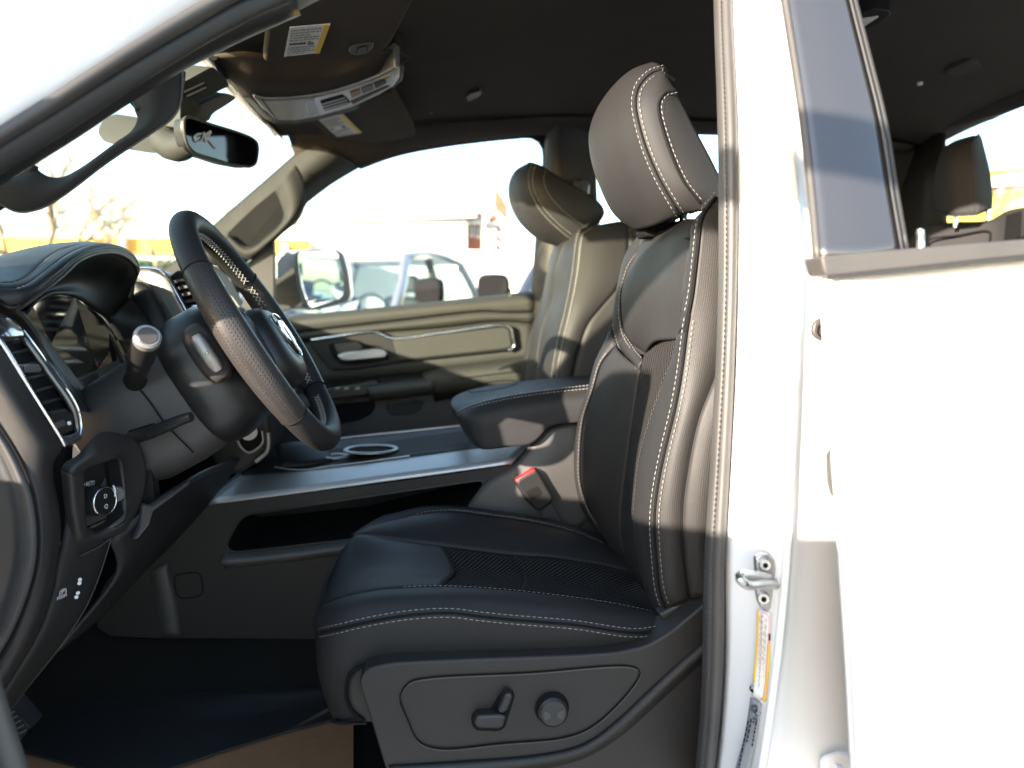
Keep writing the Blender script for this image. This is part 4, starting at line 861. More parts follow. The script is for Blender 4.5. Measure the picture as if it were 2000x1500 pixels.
sheet('back_top', [[V(q2[0]), V(q1[0]), V(q0[0]), V(p1[0]), V(p2[0]), V(p3[0])], [V(q2[0]) + Vector((0, .2, .0)), V(q1[0]) + Vector((.04, .15, .01)), V(q0[0]) + Vector((.06, .12, .02)), V(p1[0]) + Vector((.06, .1, .02)), V(p2[0]) + Vector((.07, .05, .02)), V(p3[0]) + Vector((.08, .02, .01))]], 'leather', ps, n=24, k=8, outward=False, out=Vector((0, 0, 1)))
g0 = [(1067, 329, 1.90), (1097, 349, 1.885), (1130, 368, 1.88), (1157, 383, 1.88), (1178, 404, 1.885), (1181, 418, 1.89), (1172, 434, 1.90)]
g1 = [(1066, 330, 1.895), (1062, 352, 1.875), (1070, 376, 1.868), (1090, 402, 1.865), (1118, 426, 1.868), (1146, 444, 1.88)]
g2 = [(1042, 320, 1.90), (1036, 345, 1.88), (1040, 374, 1.875), (1058, 408, 1.872), (1088, 440, 1.875), (1126, 470, 1.885)]
g3 = [(1030, 326, 1.96), (1016, 346, 1.95), (1014, 374, 1.945), (1026, 412, 1.945), (1056, 448, 1.945), (1104, 478, 1.95)]
g4 = [(1038, 320, 2.02), (1010, 336, 2.06), (998, 362, 2.08), (1000, 395, 2.085), (1016, 430, 2.08), (1052, 464, 2.06), (1098, 480, 2.02)]
sheet('headrest_side', [g0, g1, g2], 'leather', ps, n=36, k=16, puff=.004, pw=2)
sheet('headrest_front', [g2, g3, g4, [V(p) + Vector((.05, .05, 0)) for p in g4]], 'leather', ps, n=36, k=24, puff=.006, pw=2)
sheet('headrest_underside', [[V(g0[-1]), V(g1[-1]), V(g2[-1]), V(g3[-1]), V(g4[-1])], [V(g0[-1]) + Vector((0, .1, .01)), V(g0[-1]) + Vector((0, .11, .0)), V(g1[-1]) + Vector((0, .12, 0)), V(g2[-1]) + Vector((0, .14, 0)), V(g4[-1]) + Vector((.05, .05, 0))]], 'leather', ps, n=16, k=6)
plate('headrest_core', [(1060, 338, 1.92), (1150, 388, 1.92), (1168, 418, 1.92), (1120, 455, 1.92), (1070, 420, 1.92), (1050, 370, 1.92)], 'leather', ps, depth=.12, bevel=.01)
stitching('headrest_stitching', [shift(g2, .005), shift(g2, -.005), shift(g1, .0)], ps, lift=.005, r=.0008)
tube('headrest_post', [W(1150, 470, 1.95), W(1140, 400, 1.95)], .007, 'chrome', ps, n=4)
tube('headrest_post', [W(1118, 490, 2.08), W(1108, 410, 2.08)], .007, 'chrome', ps, n=4)
box('cushion', (-.24, 1.76, .80), (.28, 2.22, .97), 'leather', ps, bevel=.05, seg=5)

# ================================================================= REAR BENCH
rs = thing('rear_bench', 'grey rear bench seat with upright headrest behind the lowered rear door window', 'car seat', (1.2, 1.7, .66))
sheet('bench_back', [[(1770, 500, 1.95), (1778, 466, 1.95), (1800, 442, 1.94), (1863, 434, 1.85), (1933, 430, 1.76), (1966, 412, 1.70), (2060, 400, 1.5), (2250, 380, 1.2)], [(1774, 520, 1.93), (1784, 482, 1.93), (1806, 462, 1.91), (1870, 452, 1.82), (1940, 447, 1.73), (1975, 432, 1.66), (2070, 425, 1.46), (2260, 410, 1.16)], [(1730, 640, 1.9), (1750, 620, 1.9), (1790, 600, 1.88), (1860, 590, 1.8), (1930, 590, 1.7), (1970, 590, 1.64), (2060, 590, 1.45), (2250, 590, 1.15)]], 'bench_cloth', rs, n=40, k=16, puff=.006)
tube('bench_panel_groove', [(1812, 490, 1.86), (1814, 470, 1.86), (1870, 460, 1.80), (1932, 453, 1.73), (1934, 470, 1.72), (1930, 500, 1.71)], .003, 'ink', rs, n=40)
plate('belt_webbing', [(1968, 420, 1.64), (1995, 412, 1.60), (1990, 500, 1.58), (1960, 500, 1.62)], 'ink', rs, depth=.004, bevel=0)
HRY = 1.74
f_l = [(1824, 412, 1.86), (1823, 363, 1.86), (1829, 325, 1.86), (1842, 290, 1.86), (1864, 275, 1.85), (1890, 267, 1.84)]
f_r = [(1907, 418, 1.70), (1903, 363, 1.70), (1900, 320, 1.70), (1898, 285, 1.70), (1902, 270, 1.71), (1906, 264, 1.72)]
s_r = [(1938, 404, 1.74), (1939, 390, 1.75), (1934, 335, 1.76), (1924, 297, 1.77), (1915, 270, 1.77), (1908, 263, 1.76)]
hrr = sheet('headrest', [f_l, [(1862, 420, 1.74), (1858, 363, 1.735), (1860, 322, 1.735), (1868, 288, 1.745), (1882, 272, 1.76), (1897, 265, 1.77)], f_r], 'bench_cloth', rs, n=24, k=14)
sheet('headrest_side', [f_r, s_r], 'bench_cloth', hrr, n=24, k=8, puff=.006)
sheet('headrest_bottom', [[(1824, 412, 1.86), (1862, 420, 1.74), (1907, 418, 1.70)], [(1850, 412, 1.92), (1890, 410, 1.85), (1938, 404, 1.74)]], 'bench_cloth', hrr, n=10, k=5)
for (x, y0) in ((1866, 418), (1930, 408)):
    tube('headrest_post', [(x, y0 - 6, 1.79), (x, y0 + 26, 1.79)], .006, 'chrome', hrr, n=4)
# ================================================================= DASHBOARD
da = thing('dashboard', 'black dashboard with stitched cluster hood, side air vent and lamp switch', 'dashboard', (-.6, 1.5, .9))
box('dash_core', (-1.05, .84, .98), (-.66, 2.34, 1.36), 'plastic', da, bevel=.03)
box('dash_top_far', (-1.10, 1.40, 1.30), (-.56, 2.34, 1.385), 'leather_dash', da, bevel=.03, seg=4)
box('dash_top_near', (-1.10, .80, 1.30), (-.70, 1.42, 1.39), 'leather_dash', da, bevel=.03, seg=4)
# cluster hood
lip = [(29, 606, .868), (40, 600, .872), (80, 572, .90), (120, 540, .95), (150, 512, 1.0), (180, 498, 1.06), (210, 493, 1.13), (236, 497, 1.2), (256, 510, 1.27), (266, 524, 1.31), (267, 538, 1.33), (260, 556, 1.34), (252, 582, 1.34)]
lip_up = [(0, 588, .852), (24, 600, .858), (62, 580, .875), (112, 536, .935), (148, 504, .995), (180, 489, 1.06), (212, 484, 1.135), (240, 489, 1.21), (260, 503, 1.28), (270, 520, 1.32), (271, 538, 1.34)]
st2 = [(-30, 560, .852), (0, 565, .852), (20, 565, .858), (50, 557, .88), (80, 536, .92), (120, 506, .99), (150, 489, 1.05), (180, 480, 1.105), (212, 479, 1.17), (238, 485, 1.24), (256, 497, 1.30), (266, 515, 1.34)]
st1 = [(-40, 548, .865), (0, 553, .868), (20, 553, .875), (40, 548, .895), (60, 535, .93), (90, 507, .99), (120, 488, 1.05), (150, 479, 1.105), (180, 476, 1.16), (212, 477, 1.22), (240, 486, 1.29), (255, 505, 1.36)]
bk_ = [(-110, 560, .90), (-80, 535, .95), (-40, 513, 1.02), (0, 501, 1.1), (60, 488, 1.2), (110, 482, 1.28), (150, 484, 1.34), (180, 505, 1.40)]
hood = sheet('cluster_hood', [lip_up, st2], 'leather_dash', da, n=50, k=10, puff=.004, pw=2)
sheet('hood_top', [st2, st1], 'leather_dash', hood, n=50, k=6, puff=.002, pw=2)
sheet('hood_back', [st1, bk_], 'leather_dash', hood, n=50, k=14, puff=.006, pw=2)
sheet('hood_lip', [lip_up, [((a[0] + b[0]) / 2 - 1, (a[1] + b[1]) / 2, (a[2] + b[2]) / 2 - .006) for a, b in zip(smooth([Vector(p) for p in lip_up], 14), smooth([Vector(p) for p in lip[:11]], 14))], lip[:11]], 'plastic', hood, n=50, k=8)
tube('hood_edge', lip, .0028, 'plastic_grey', hood, n=70, sides=8)
inner = [(48, 611, .94), (62, 592, .96), (90, 574, 1.0), (120, 572, 1.06), (150, 580, 1.12), (185, 605, 1.2), (212, 625, 1.27), (232, 660, 1.31), (246, 694, 1.33)]
sheet('hood_inside', [lip, [((a[0] * .5 + b[0] * .5), a[1] * .5 + b[1] * .5, max(a[2], b[2]) + .03) for a, b in zip(smooth([Vector(p) for p in lip], 14), smooth([Vector(p) for p in inner], 14))], inner], 'plastic_dark', hood, n=50, k=12)
stitching('hood_stitching', [cut(st1, .06, .92, 60), cut(st2, .06, .92, 60)], hood, lift=.004, r=.0008)
# instrument screen
scr = [(48, 611, .945), (62, 592, .965), (82, 575, 1.0), (146, 578, 1.12), (200, 620, 1.22), (230, 662, 1.26), (246, 694, 1.285), (190, 723, 1.19), (150, 737, 1.09), (100, 672, 1.01)]
scp = vs_(scr)
cs = add('cluster_screen', scp, [tuple(range(len(scp)))], 'screen_glass', da, smooth_=False)
sheet('screen_frame', [[(30, 607, .872), (60, 650, .90), (100, 705, .925), (150, 770, .955), (172, 800, .97), (184, 800, 1.0), (190, 780, 1.03), (200, 742, 1.1)], [(47, 611, .943), (75, 645, .98), (100, 673, 1.008), (130, 712, 1.055), (150, 738, 1.088), (170, 734, 1.13), (190, 724, 1.19)]], 'plastic', da, n=40, k=10, puff=.002)
sheet('binnacle_wall', [[(253, 582, 1.335), (280, 606, 1.335), (300, 636, 1.335), (314, 662, 1.335)], [(210, 622, 1.275), (226, 650, 1.29), (240, 682, 1.31), (250, 706, 1.32)]], 'plastic_smooth', da, n=20, k=8, puff=.006, pw=2)
sheet('screen_side_trim', [[(184, 634, 1.215), (205, 655, 1.23), (226, 690, 1.25), (238, 716, 1.26)], [(192, 632, 1.212), (212, 653, 1.228), (234, 690, 1.248), (246, 714, 1.26)]], 'plastic_grey', da, n=16, k=4)
# faint print on the screen
for (x, y, t_, m_) in ((116, 694, 'P', 'ink_grey'), (168, 664, '80', 'ink_grey'), (186, 706, '!', 'red_plastic'), (190, 712, 'B', 'red_plastic')):
    Yp = .94 + (x - 48) * .00175
    text('screen_symbol', t_, W(x, y, Yp - .004), W(x + 10, y - 2, Yp + .02) - W(x, y, Yp), (0, 0, 1), .012, m_, cs)
# pad, silver face and chrome edge right of the hood
sheet('side_pad', [[(254, 582, 1.36), (262, 550, 1.365), (272, 550, 1.37)], [(300, 636, 1.345), (300, 590, 1.36), (296, 568, 1.372)], [(313, 660, 1.34), (326, 630, 1.352), (338, 643, 1.37)]], 'leather_dash', da, n=24, k=16, puff=.006, pw=2)
pad = plate('side_pad_face', [(254, 580), (263, 548), (280, 552), (298, 571), (320, 607), (340, 644), (312, 659), (300, 636), (276, 603)], 'leather_dash', da, Y=1.375, depth=.06, bevel=.006, round_=.006)
stitching('pad_stitching', [[(300, 631, 1.373), (330, 621, 1.373)], [(304, 638, 1.373), (333, 630, 1.373)]], pad, mt='thread_dark')
plate('silver_face', [(262, 527), (300, 526), (314, 530), (325, 540), (374, 628), (340, 645), (320, 607), (297, 569), (280, 552), (262, 547)], 'silver_dim', da, Y=1.40, depth=.06, bevel=.006, round_=.008)
tube('chrome_edge', [(262, 524, 1.399), (298, 524.5, 1.399), (314, 529, 1.399), (325, 539, 1.399), (350, 583, 1.399), (375, 628, 1.399)], .0032, 'chrome', da, n=50)
cv = plate('centre_vent', [(330, 540), (345, 528), (400, 530), (440, 600), (420, 650), (378, 630)], 'ink', da, Y=1.42, depth=.05, bevel=.004)
for i in range(7):
    plate('vent_slat', [(336 + i * 8, 548 + i * 13), (375 + i * 8, 540 + i * 13), (378 + i * 8, 545 + i * 13), (339 + i * 8, 554 + i * 13)], 'plastic_grey', cv, Y=1.412, depth=.03, bevel=.001)
plate('vent_tab', [(372, 597), (388, 594), (390, 600), (374, 604)], 'chrome', cv, Y=1.405, depth=.01, bevel=.002)
plate('touchscreen_glare', [(410, 517, 1.50), (424, 519, 1.50), (446, 540, 1.55), (476, 592, 1.62), (470, 600, 1.62), (440, 560, 1.55)], 'label_white', da, depth=.01, bevel=.002, direction=(-1, 0, 0))  # screen edge; its white colour stands in for sky glare
# outboard end: grained strip, end cap
seam = [(-90, 700, .79), (-40, 772, .79), (0, 832, .79), (30, 880, .79), (54, 930, .79), (68, 970, .79), (77, 1040, .79), (74, 1101, .79), (55, 1172, .79), (25, 1242, .79), (0, 1285, .79), (-40, 1350, .79)]
rdg = [(-24, 640, .80), (0, 676, .80), (35, 730, .81), (70, 786, .818), (105, 842, .826), (122, 873, .832), (106, 900, .836), (104, 925, .84), (112, 970, .845), (119, 1020, .848), (118, 1060, .848), (113, 1088, .846), (104, 1147, .842), (77, 1230, .835), (31, 1310, .825), (3, 1350, .82), (-40, 1410, .81)]
rmid = [((a[0] + b[0]) / 2 + 4, (a[1] + b[1]) / 2, (a[2] + b[2]) / 2 - .014) for a, b in zip(smooth([Vector(p) for p in seam], 24), smooth([Vector(p) for p in rdg], 24))]
sheet('dash_end_strip', [seam, rmid, rdg], 'plastic', da, n=60, k=14)
cap_o = [(p[0] - 2, p[1], p[2] + .001) for p in seam]
cap_i = [(p[0] - 32, p[1], p[2] + .004) for p in seam]
capo = sheet('end_cap_rim', [cap_o, [(p[0] - 18, p[1], p[2] - .006) for p in seam], cap_i], 'plastic_grey', da, n=50, k=10)
sheet('end_cap', [cap_i, [(p[0] - 90, p[1], p[2] + .02) for p in seam], [(p[0] - 320, p[1], p[2] + .03) for p in seam]], 'floor_liner', da, n=40, k=10)
tube('end_seam', [p + Vector((0, -.0005, 0)) for p in vs_(seam)], .0014, 'ink', da, n=60, sides=6)
# side air vent
va = [(-20, 640, .806), (0, 668, .806), (35, 724, .815), (70, 780, .824), (105, 836, .832), (124, 866, .838)]
vb = [(-10, 600, .88), (0, 611, .885), (35, 632, .895), (70, 674, .90), (105, 723, .905), (140, 772, .91), (154, 800, .912), (160, 835, .912), (156, 855, .905)]
vent = sheet('vent_well', [[(p[0] + 3, p[1], p[2] + .02) for p in va], [(p[0] - 8, p[1] + 4, p[2] + .02) for p in vb]], 'ink', da, n=30, k=8)
tube('vent_chrome', va + [(127, 869, .84)], .0030, 'chrome', da, n=60)
sheet('vent_frame', [[(p[0] - 16, p[1] + 10, p[2] - .012) for p in vb], [(p[0] - 6, p[1] + 3, p[2] - .010) for p in vb], vb], 'gloss_black', da, n=44, k=8)
tube('vent_frame_chrome', [(p[0] - 1, p[1], p[2] - .003) for p in vb], .0016, 'chrome', da, n=60)
tube('vent_chrome_end', [(157, 852, .90), (136, 861, .87)], .0014, 'chrome', da, n=6)
sheet('vent_bottom_frame', [[(120, 852, .85), (140, 848, .88), (154, 842, .905)], [(128, 872, .842), (146, 866, .87), (160, 856, .90)]], 'gloss_black', da, n=10, k=6)
for i, (x0, y0, x1, y1) in enumerate(((8, 672, 48, 664), (22, 688, 62, 680), (40, 712, 78, 706), (54, 738, 92, 728), (70, 762, 106, 752), (84, 786, 120, 776), (96, 806, 130, 798))):
    plate('vent_slat', [(x0, y0, .838), (x1, y1, .90), (x1 + 3, y1 + 4, .905), (x0 + 3, y0 + 5, .842)], 'plastic', vent, depth=.03, bevel=.001, direction=(-1, .2, 0))
plate('vent_tab', [(46, 716, .828), (54, 712, .828), (76, 712, .85), (83, 722, .855), (80, 727, .855), (50, 728, .832)], 'silver_trim', vent, depth=.014, bevel=.003, direction=(-1, .2, 0))
plate('vent_wheel_panel', [(92, 806, .842), (130, 798, .885), (146, 812, .892), (144, 842, .886), (120, 852, .855), (112, 846, .842)], 'plastic', vent, depth=.02, bevel=.003, direction=(-1, .2, 0))
plate('vent_wheel', [(104, 828, .838), (126, 819, .852), (132, 830, .854), (112, 838, .84)], 'plastic_grey', vent, depth=.006, bevel=.001, direction=(-1, .2, 0))
printed('wheel_marks', W(130, 822, .85), W(137, 821, .853) - W(130, 822, .85), W(132, 829, .85) - W(130, 822, .85), 1, 'ink_white', vent, .9, 4, 3)
# top corner between vent and hood
sheet('vent_top_trim', [[(-60, 590, .80), (0, 608, .84), (26, 622, .875)], [(-50, 640, .79), (0, 664, .805), (50, 660, .86)]], 'gloss_black', da, n=14, k=8, puff=.003)
sheet('hood_to_vent_panel', [[(-60, 575, .85), (0, 592, .852), (29, 607, .868), (60, 640, .885), (100, 700, .905), (150, 768, .94), (172, 800, .96)], [(-60, 595, .85), (0, 612, .872), (35, 632, .89), (70, 674, .896), (105, 723, .90), (140, 772, .906), (156, 806, .908)]], 'plastic', da, n=36, k=6)
# lamp switch module: raised rounded frame round a recess
mod_o = [(118, 918, .85), (126, 904, .853), (150, 890, .862), (176, 862, .875), (200, 844, .90), (230, 846, .93), (268, 862, .96), (286, 915, .965), (280, 970, .955), (252, 1030, .93), (212, 1052, .905), (180, 1060, .885), (146, 1064, .865), (128, 1010, .855)]
mod_m = [(138, 926, .848), (146, 912, .851), (164, 898, .858), (186, 884, .87), (206, 874, .892), (232, 872, .918), (252, 884, .94), (262, 930, .945), (262, 978, .937), (246, 1020, .918), (208, 1042, .897), (180, 1050, .88), (160, 1048, .862), (146, 1000, .853)]
mod_i = [(164, 926, .868), (166, 918, .870), (180, 910, .876), (196, 905, .882), (212, 900, .893), (228, 895, .905), (236, 900, .915), (240, 932, .922), (244, 976, .920), (242, 1012, .91), (208, 1032, .90), (182, 1040, .885), (172, 1036, .875), (167, 985, .87)]
sheet('switch_module_frame', [mod_o + [mod_o[0]], mod_m + [mod_m[0]], mod_i + [mod_i[0]]], 'plastic', da, n=80, k=14)
plate('switch_module_side', [(92, 866), (126, 876), (124, 915), (122, 950), (126, 1060), (98, 1062)], 'plastic_dark', da, Y=.876, depth=.02, bevel=0)
plate('switch_module_backing', [(92, 868), (180, 846), (288, 862), (305, 1000), (215, 1065), (100, 1065)], 'plastic_dark', da, Y=.985, depth=.02, bevel=0)
ctr = Vector()
for p in vs_(mod_i): ctr += p / len(mod_i)
mi = [p + Vector((-.022, .006, 0)) for p in vs_(mod_i)]
rec = sheet('switch_recess_wall', [mod_i + [mod_i[0]], mi + [mi[0]]], 'plastic_smooth', da, n=60, k=5)
add('switch_recess_floor', mi, [tuple(range(len(mi)))], 'plastic_dark', da, smooth_=False)
knob_c = W(176, 978, .895)
ax = Vector((1, -.42, .05)).normalized()
kb2 = disc('lamp_knob', knob_c - ax * .008, ax, .0168, .030, 'plastic_smooth', da, n=36, bevel=.001)
disc('lamp_knob_face', knob_c + ax * .0222, ax, .0150, .0006, 'ink', kb2, n=36, bevel=.0002)
tube('lamp_knob_ring', [knob_c + ax * .0222 + (ax.orthogonal().normalized() * math.cos(a) + ax.cross(ax.orthogonal().normalized()) * math.sin(a)) * .0160 for a in [i * .3 for i in range(21)]], .0009, 'chrome', kb2, n=50, closed=True)
kx = ax.cross(Vector((0, 0, 1))).normalized() * -1
for s_, dz in (('D', .006), ('Q', -.006)):
    text('knob_symbol', s_, knob_c + ax * .0232 + Vector((0, 0, dz)), kx, (0, 0, 1), .0065, 'ink_white', kb2)
tx = W(188, 944, .905) - W(166, 948, .88)
text('switch_lettering', 'O AUTO', W(173, 945, .886), tx, (0, 0, 1), .0072, 'ink_white', da)
dm = disc('dimmer_wheel', W(226, 966, .918), Vector((0, 1, 0)), .009, .006, 'silver_dim', da, n=28)
for yo in (0, 6):
    plate('dimmer_mark', [(210 + yo, 954, .898), (211.5 + yo, 953, .899), (216 + yo, 976, .899), (214.5 + yo, 977, .898)], 'ink_white', da, depth=.001, bevel=0)
tube('dimmer_arc', [(221, 948, .899), (225, 958, .90), (224, 970, .899)], .0009, 'ink_white', da, n=12)
# below: lower dash, knee panel with release lever
low_r = [(284, 1000, .955), (252, 1034, .932), (216, 1054, .91), (206, 1088, .905), (190, 1135, .90), (168, 1185, .892), (140, 1230, .885), (107, 1277, .88), (60, 1335, .868), (10, 1400, .85)]
sheet('lower_dash', [[(130, 1010, .856), (122, 1060, .851), (113, 1092, .849), (104, 1150, .845), (77, 1233, .838), (31, 1313, .828), (-20, 1390, .82)], low_r[2:]], 'plastic_dark', da, n=40, k=10, puff=.004)
tube('lower_seam', low_r[2:], .0008, 'plastic_grey', da, n=40, sides=6)
tube('lower_seam_top', [(158, 1085, .862), (190, 1070, .885), (216, 1052, .905)], .0008, 'plastic_grey', da, n=12, sides=6)
kp = sheet('knee_panel', [[(216, 1056, .912), (292, 990, .95), (372, 936, 1.06), (440, 905, 1.28), (470, 895, 1.38)], [(230, 1120, .93), (300, 1050, .98), (360, 990, 1.10), (420, 950, 1.3), (450, 930, 1.38)], [(107, 1279, .885), (200, 1205, .97), (280, 1120, 1.12), (350, 1050, 1.26), (404, 990, 1.38)]], 'plastic_dark', da, n=30, k=14)
plate('release_lever', [(279, 985, .94), (296, 988, .945), (370, 939, 1.02), (372, 947, 1.02), (300, 1000, .945), (292, 1026, .935), (270, 1052, .925), (260, 1056, .925), (272, 1030, .93)], 'plastic_grey', da, depth=.012, bevel=.003, direction=(-.6, .8, 0))
pbp = plate('brake_switch', [(140, 1110, .868), (130, 1150, .866), (120, 1200, .862), (95, 1230, .85), (84, 1245, .85), (110, 1150, .852), (125, 1100, .856)], 'plastic_dark', da, depth=.01, bevel=.003, direction=(-.6, .8, 0))
text('brake_mark', '(P)', W(123, 1156, .848), (.35, .9, 0), (.1, 0, 1), .009, 'ink_white', pbp)
text('brake_mark', 'PUSH', W(121, 1166, .847), (.35, .9, 0), (.1, 0, 1), .0055, 'ink_white', pbp)
for (x, y) in ((156, 1132), (155, 1139), (152, 1158), (149, 1166)):
    disc('pedal_mark', W(x, y, .868), (.6, -.8, 0), .0022, .0006, 'ink_white', da, n=8, bevel=.0002)
plate('brake_grip', [(98, 1205, .846), (118, 1218, .858), (110, 1228, .855), (86, 1244, .845)], 'gloss_black', da, depth=.012, bevel=.003, direction=(-.6, .8, 0))
# centre stack foot between column and console
cstk = plate('centre_stack_foot', [(430, 800), (520, 780), (530, 840), (522, 880), (500, 905), (470, 925), (430, 930), (410, 890)], 'plastic', da, Y=1.40, depth=.3, bevel=.01)
plate('stack_recess', [(456, 832), (505, 838), (512, 868), (486, 884), (470, 872)], 'ink', cstk, Y=1.395, depth=.01, bevel=.002, round_=.004)
tube('stack_chrome', [(512, 842, 1.393), (512, 866, 1.393), (486, 884, 1.393), (470, 872, 1.393), (456, 836, 1.393)], .0022, 'silver_dim', cstk, n=40)
tube('stack_chrome_outer', [(524, 845, 1.393), (522, 880, 1.393), (500, 902, 1.393)], .004, 'silver_dim', cstk, n=30)
disc('stack_ring', W(484, 842, 1.39), (.4, -1, 0), .016, .012, 'silver_dim', cstk)
# foot pedal at the lower left
fp = thing('foot_pedal', 'black ribbed foot pedal low under the dashboard', 'pedal', (-.6, 1.0, .7))
plate('pedal_arm', [(-30, 1380), (5, 1340), (35, 1345), (20, 1400), (0, 1460), (-40, 1460)], 'plastic_dark', fp, Y=1.04, depth=.02, bevel=.004)
pp = plate('pedal_pad', [(6, 1372, .98), (40, 1342, 1.04), (86, 1398, 1.04), (64, 1422, .99), (52, 1418, .985)], 'rubber_dark', fp, depth=.02, bevel=.004, direction=(-.6, .5, -.4))
plate('pedal_pad', [(0, 1376, .96), (30, 1382, .97), (54, 1416, .98), (54, 1432, .975), (34, 1456, .95), (0, 1430, .94)], 'rubber_dark', fp, depth=.02, bevel=.004, direction=(-.6, .5, -.4))
for i in range(6):
    tube('pad_rib', [(6 + i * 6, 1388 + i * 9, .958), (22 + i * 6, 1380 + i * 9, .966)], .0015, 'plastic_grey', fp, n=4, sides=5)

# ================================================================= STEERING WHEEL AND COLUMN
TILT, SKEW = R(30.5), R(3.4)
SC = W(514, 654, 1.085)
sv = Vector((-math.sin(SKEW), math.cos(SKEW), 0)); hz = Vector((math.cos(SKEW), math.sin(SKEW), 0))
su = hz * -math.sin(TILT) + Vector((0, 0, math.cos(TILT))); sn = hz * math.cos(TILT) + Vector((0, 0, math.sin(TILT)))
wheel = thing('steering_wheel', 'black leather steering wheel with perforated grips and cross stitching', 'steering wheel', tuple(SC))
RW = .1775
def wp(phi, r=RW, h=0.0):
    """phi from the top towards the near side"""
    fl = 1 - .035 * max(0, -math.cos(phi)) ** 6
    return SC + su * (math.cos(phi) * r * fl) - sv * (math.sin(phi) * r) + sn * h
def rim(name, a0, a1, mt, rad, n=30, bulge=0.0):
    v, f, uv = [], [], []; K = 20
    for i in range(n):
        ph = R(a0 + (a1 - a0) * i / (n - 1))
        c = wp(ph); t = (wp(ph + .01) - wp(ph - .01)).normalized(); o = (c - SC); o = (o - sn * o.dot(sn)).normalized()
        q = rad + bulge * math.sin(math.pi * i / (n - 1))
        for s in range(K):
            an = 2 * math.pi * s / K
            v.append(c + o * math.cos(an) * q * 1.03 + sn * math.sin(an) * q * 1.05); uv.append((i * (a1 - a0) / n * .0032, an * q))
    for i in range(n - 1):
        for s in range(K): f.append((i * K + s, i * K + (s + 1) % K, (i + 1) * K + (s + 1) % K, (i + 1) * K + s))
    f.append(tuple(range(K))); f.append(tuple(reversed(range((n - 1) * K, n * K))))
    o = add(name, v, f, mt, wheel, uvs=uv, angle=60)
    bm = bmesh.new(); bm.from_mesh(o.data); bmesh.ops.recalc_face_normals(bm, faces=bm.faces); bm.to_mesh(o.data); bm.free()
    return o
rim('rim_top', -58, 58, 'leather', .0167, 44)
gl_ = rim('rim_near_grip', 58, 128, 'leather_perforated', .0173, 34, .0022)
rim('rim_bottom', 128, 232, 'leather', .0167, 40)
gr_ = rim('rim_far_grip', 232, 302, 'leather_perforated', .0173, 34, .0022)
for a in (58, 128, 232, 302):
    ph = R(a); c = wp(ph); o = (c - SC).normalized()
    tube('rim_seam', [c + o * math.cos(t) * .0179 + sn * math.sin(t) * .0182 for t in [i * .3 for i in range(21)]], .0009, 'ink', wheel, n=40, sides=5, closed=True)
# cross stitching along the inside of the rim
v_, f_ = [], []
paths = []
for a0, a1 in ((-56, 56), (60, 126), (234, 300), (140, 222)):
    cnt = int(abs(a1 - a0) / 2.6)
    for i in range(cnt):
        pa, pb = R(a0 + (a1 - a0) * i / cnt), R(a0 + (a1 - a0) * (i + 1) / cnt)
        def rp(ph, an):
            c = wp(ph); o = (c - SC); o = (o - sn * o.dot(sn)).normalized(); return c - o * math.cos(an) * .0188 + sn * math.sin(an) * .0190
        paths.append([rp(pa, -.18), rp(pb, .28)]); paths.append([rp(pa, .28), rp(pb, -.18)])
for p in paths:
    a, b = p; t = (b - a).normalized(); c = t.orthogonal().normalized(); s = t.cross(c); b0 = len(v_)
    for q in (a, b):
        for an in range(4): v_.append(q + c * math.cos(an * 1.57) * .0007 + s * math.sin(an * 1.57) * .0007)
    for an in range(4): f_.append((b0 + an, b0 + (an + 1) % 4, b0 + 4 + (an + 1) % 4, b0 + 4 + an))
cst = add('cross_stitching', v_, f_, 'thread', wheel); cst['kind'] = 'stuff'
# hub
hub_rings = []
for h, a, b in ((-.035, .062, .080), (-.01, .072, .090), (.008, .074, .092), (.022, .070, .088), (.032, .060, .076), (.037, .042, .054), (.038, .018, .022)):
    hub_rings.append(superring(SC + sn * (h * .85 - .006) - su * .024, su, sv, a * .86, b * .86, 40, 2.6))
hub = loft('airbag_cover', hub_rings, 'plastic_smooth', wheel, angle=60)
for sgn, lab_ in ((-1, 'near'), (1, 'far')):
    rg = []
    for d, h, a, b in ((.07, -.006, .050, .016), (.10, -.010, .046, .015), (.13, -.012, .040, .014), (.155, -.008, .042, .013), (.178, -.002, .05, .012)):
        rg.append(superring(SC + sv * (sgn * d) + sn * h - su * .008, su, sn, a, b, 24, 3))
    sp = loft('spoke', rg, 'leather_perforated' if sgn < 0 else 'plastic_smooth', wheel, angle=60)
rg = []
for d, h, a, b in ((.06, -.02, .05, .014), (.10, -.022, .034, .013), (.14, -.015, .028, .012), (.178, -.004, .03, .010)):
    rg.append(superring(SC - su * d + sn * h, sv, sn, a, b, 24, 3))
loft('lower_spoke', rg, 'plastic_smooth', wheel, angle=60)
tube('spoke_bright_edge', [SC - su * .066 + sv * .03 + sn * .012, SC - su * .075 + sv * .02 + sn * .010, SC - su * .08 + sn * .008], .003, 'chrome', wheel, n=10)
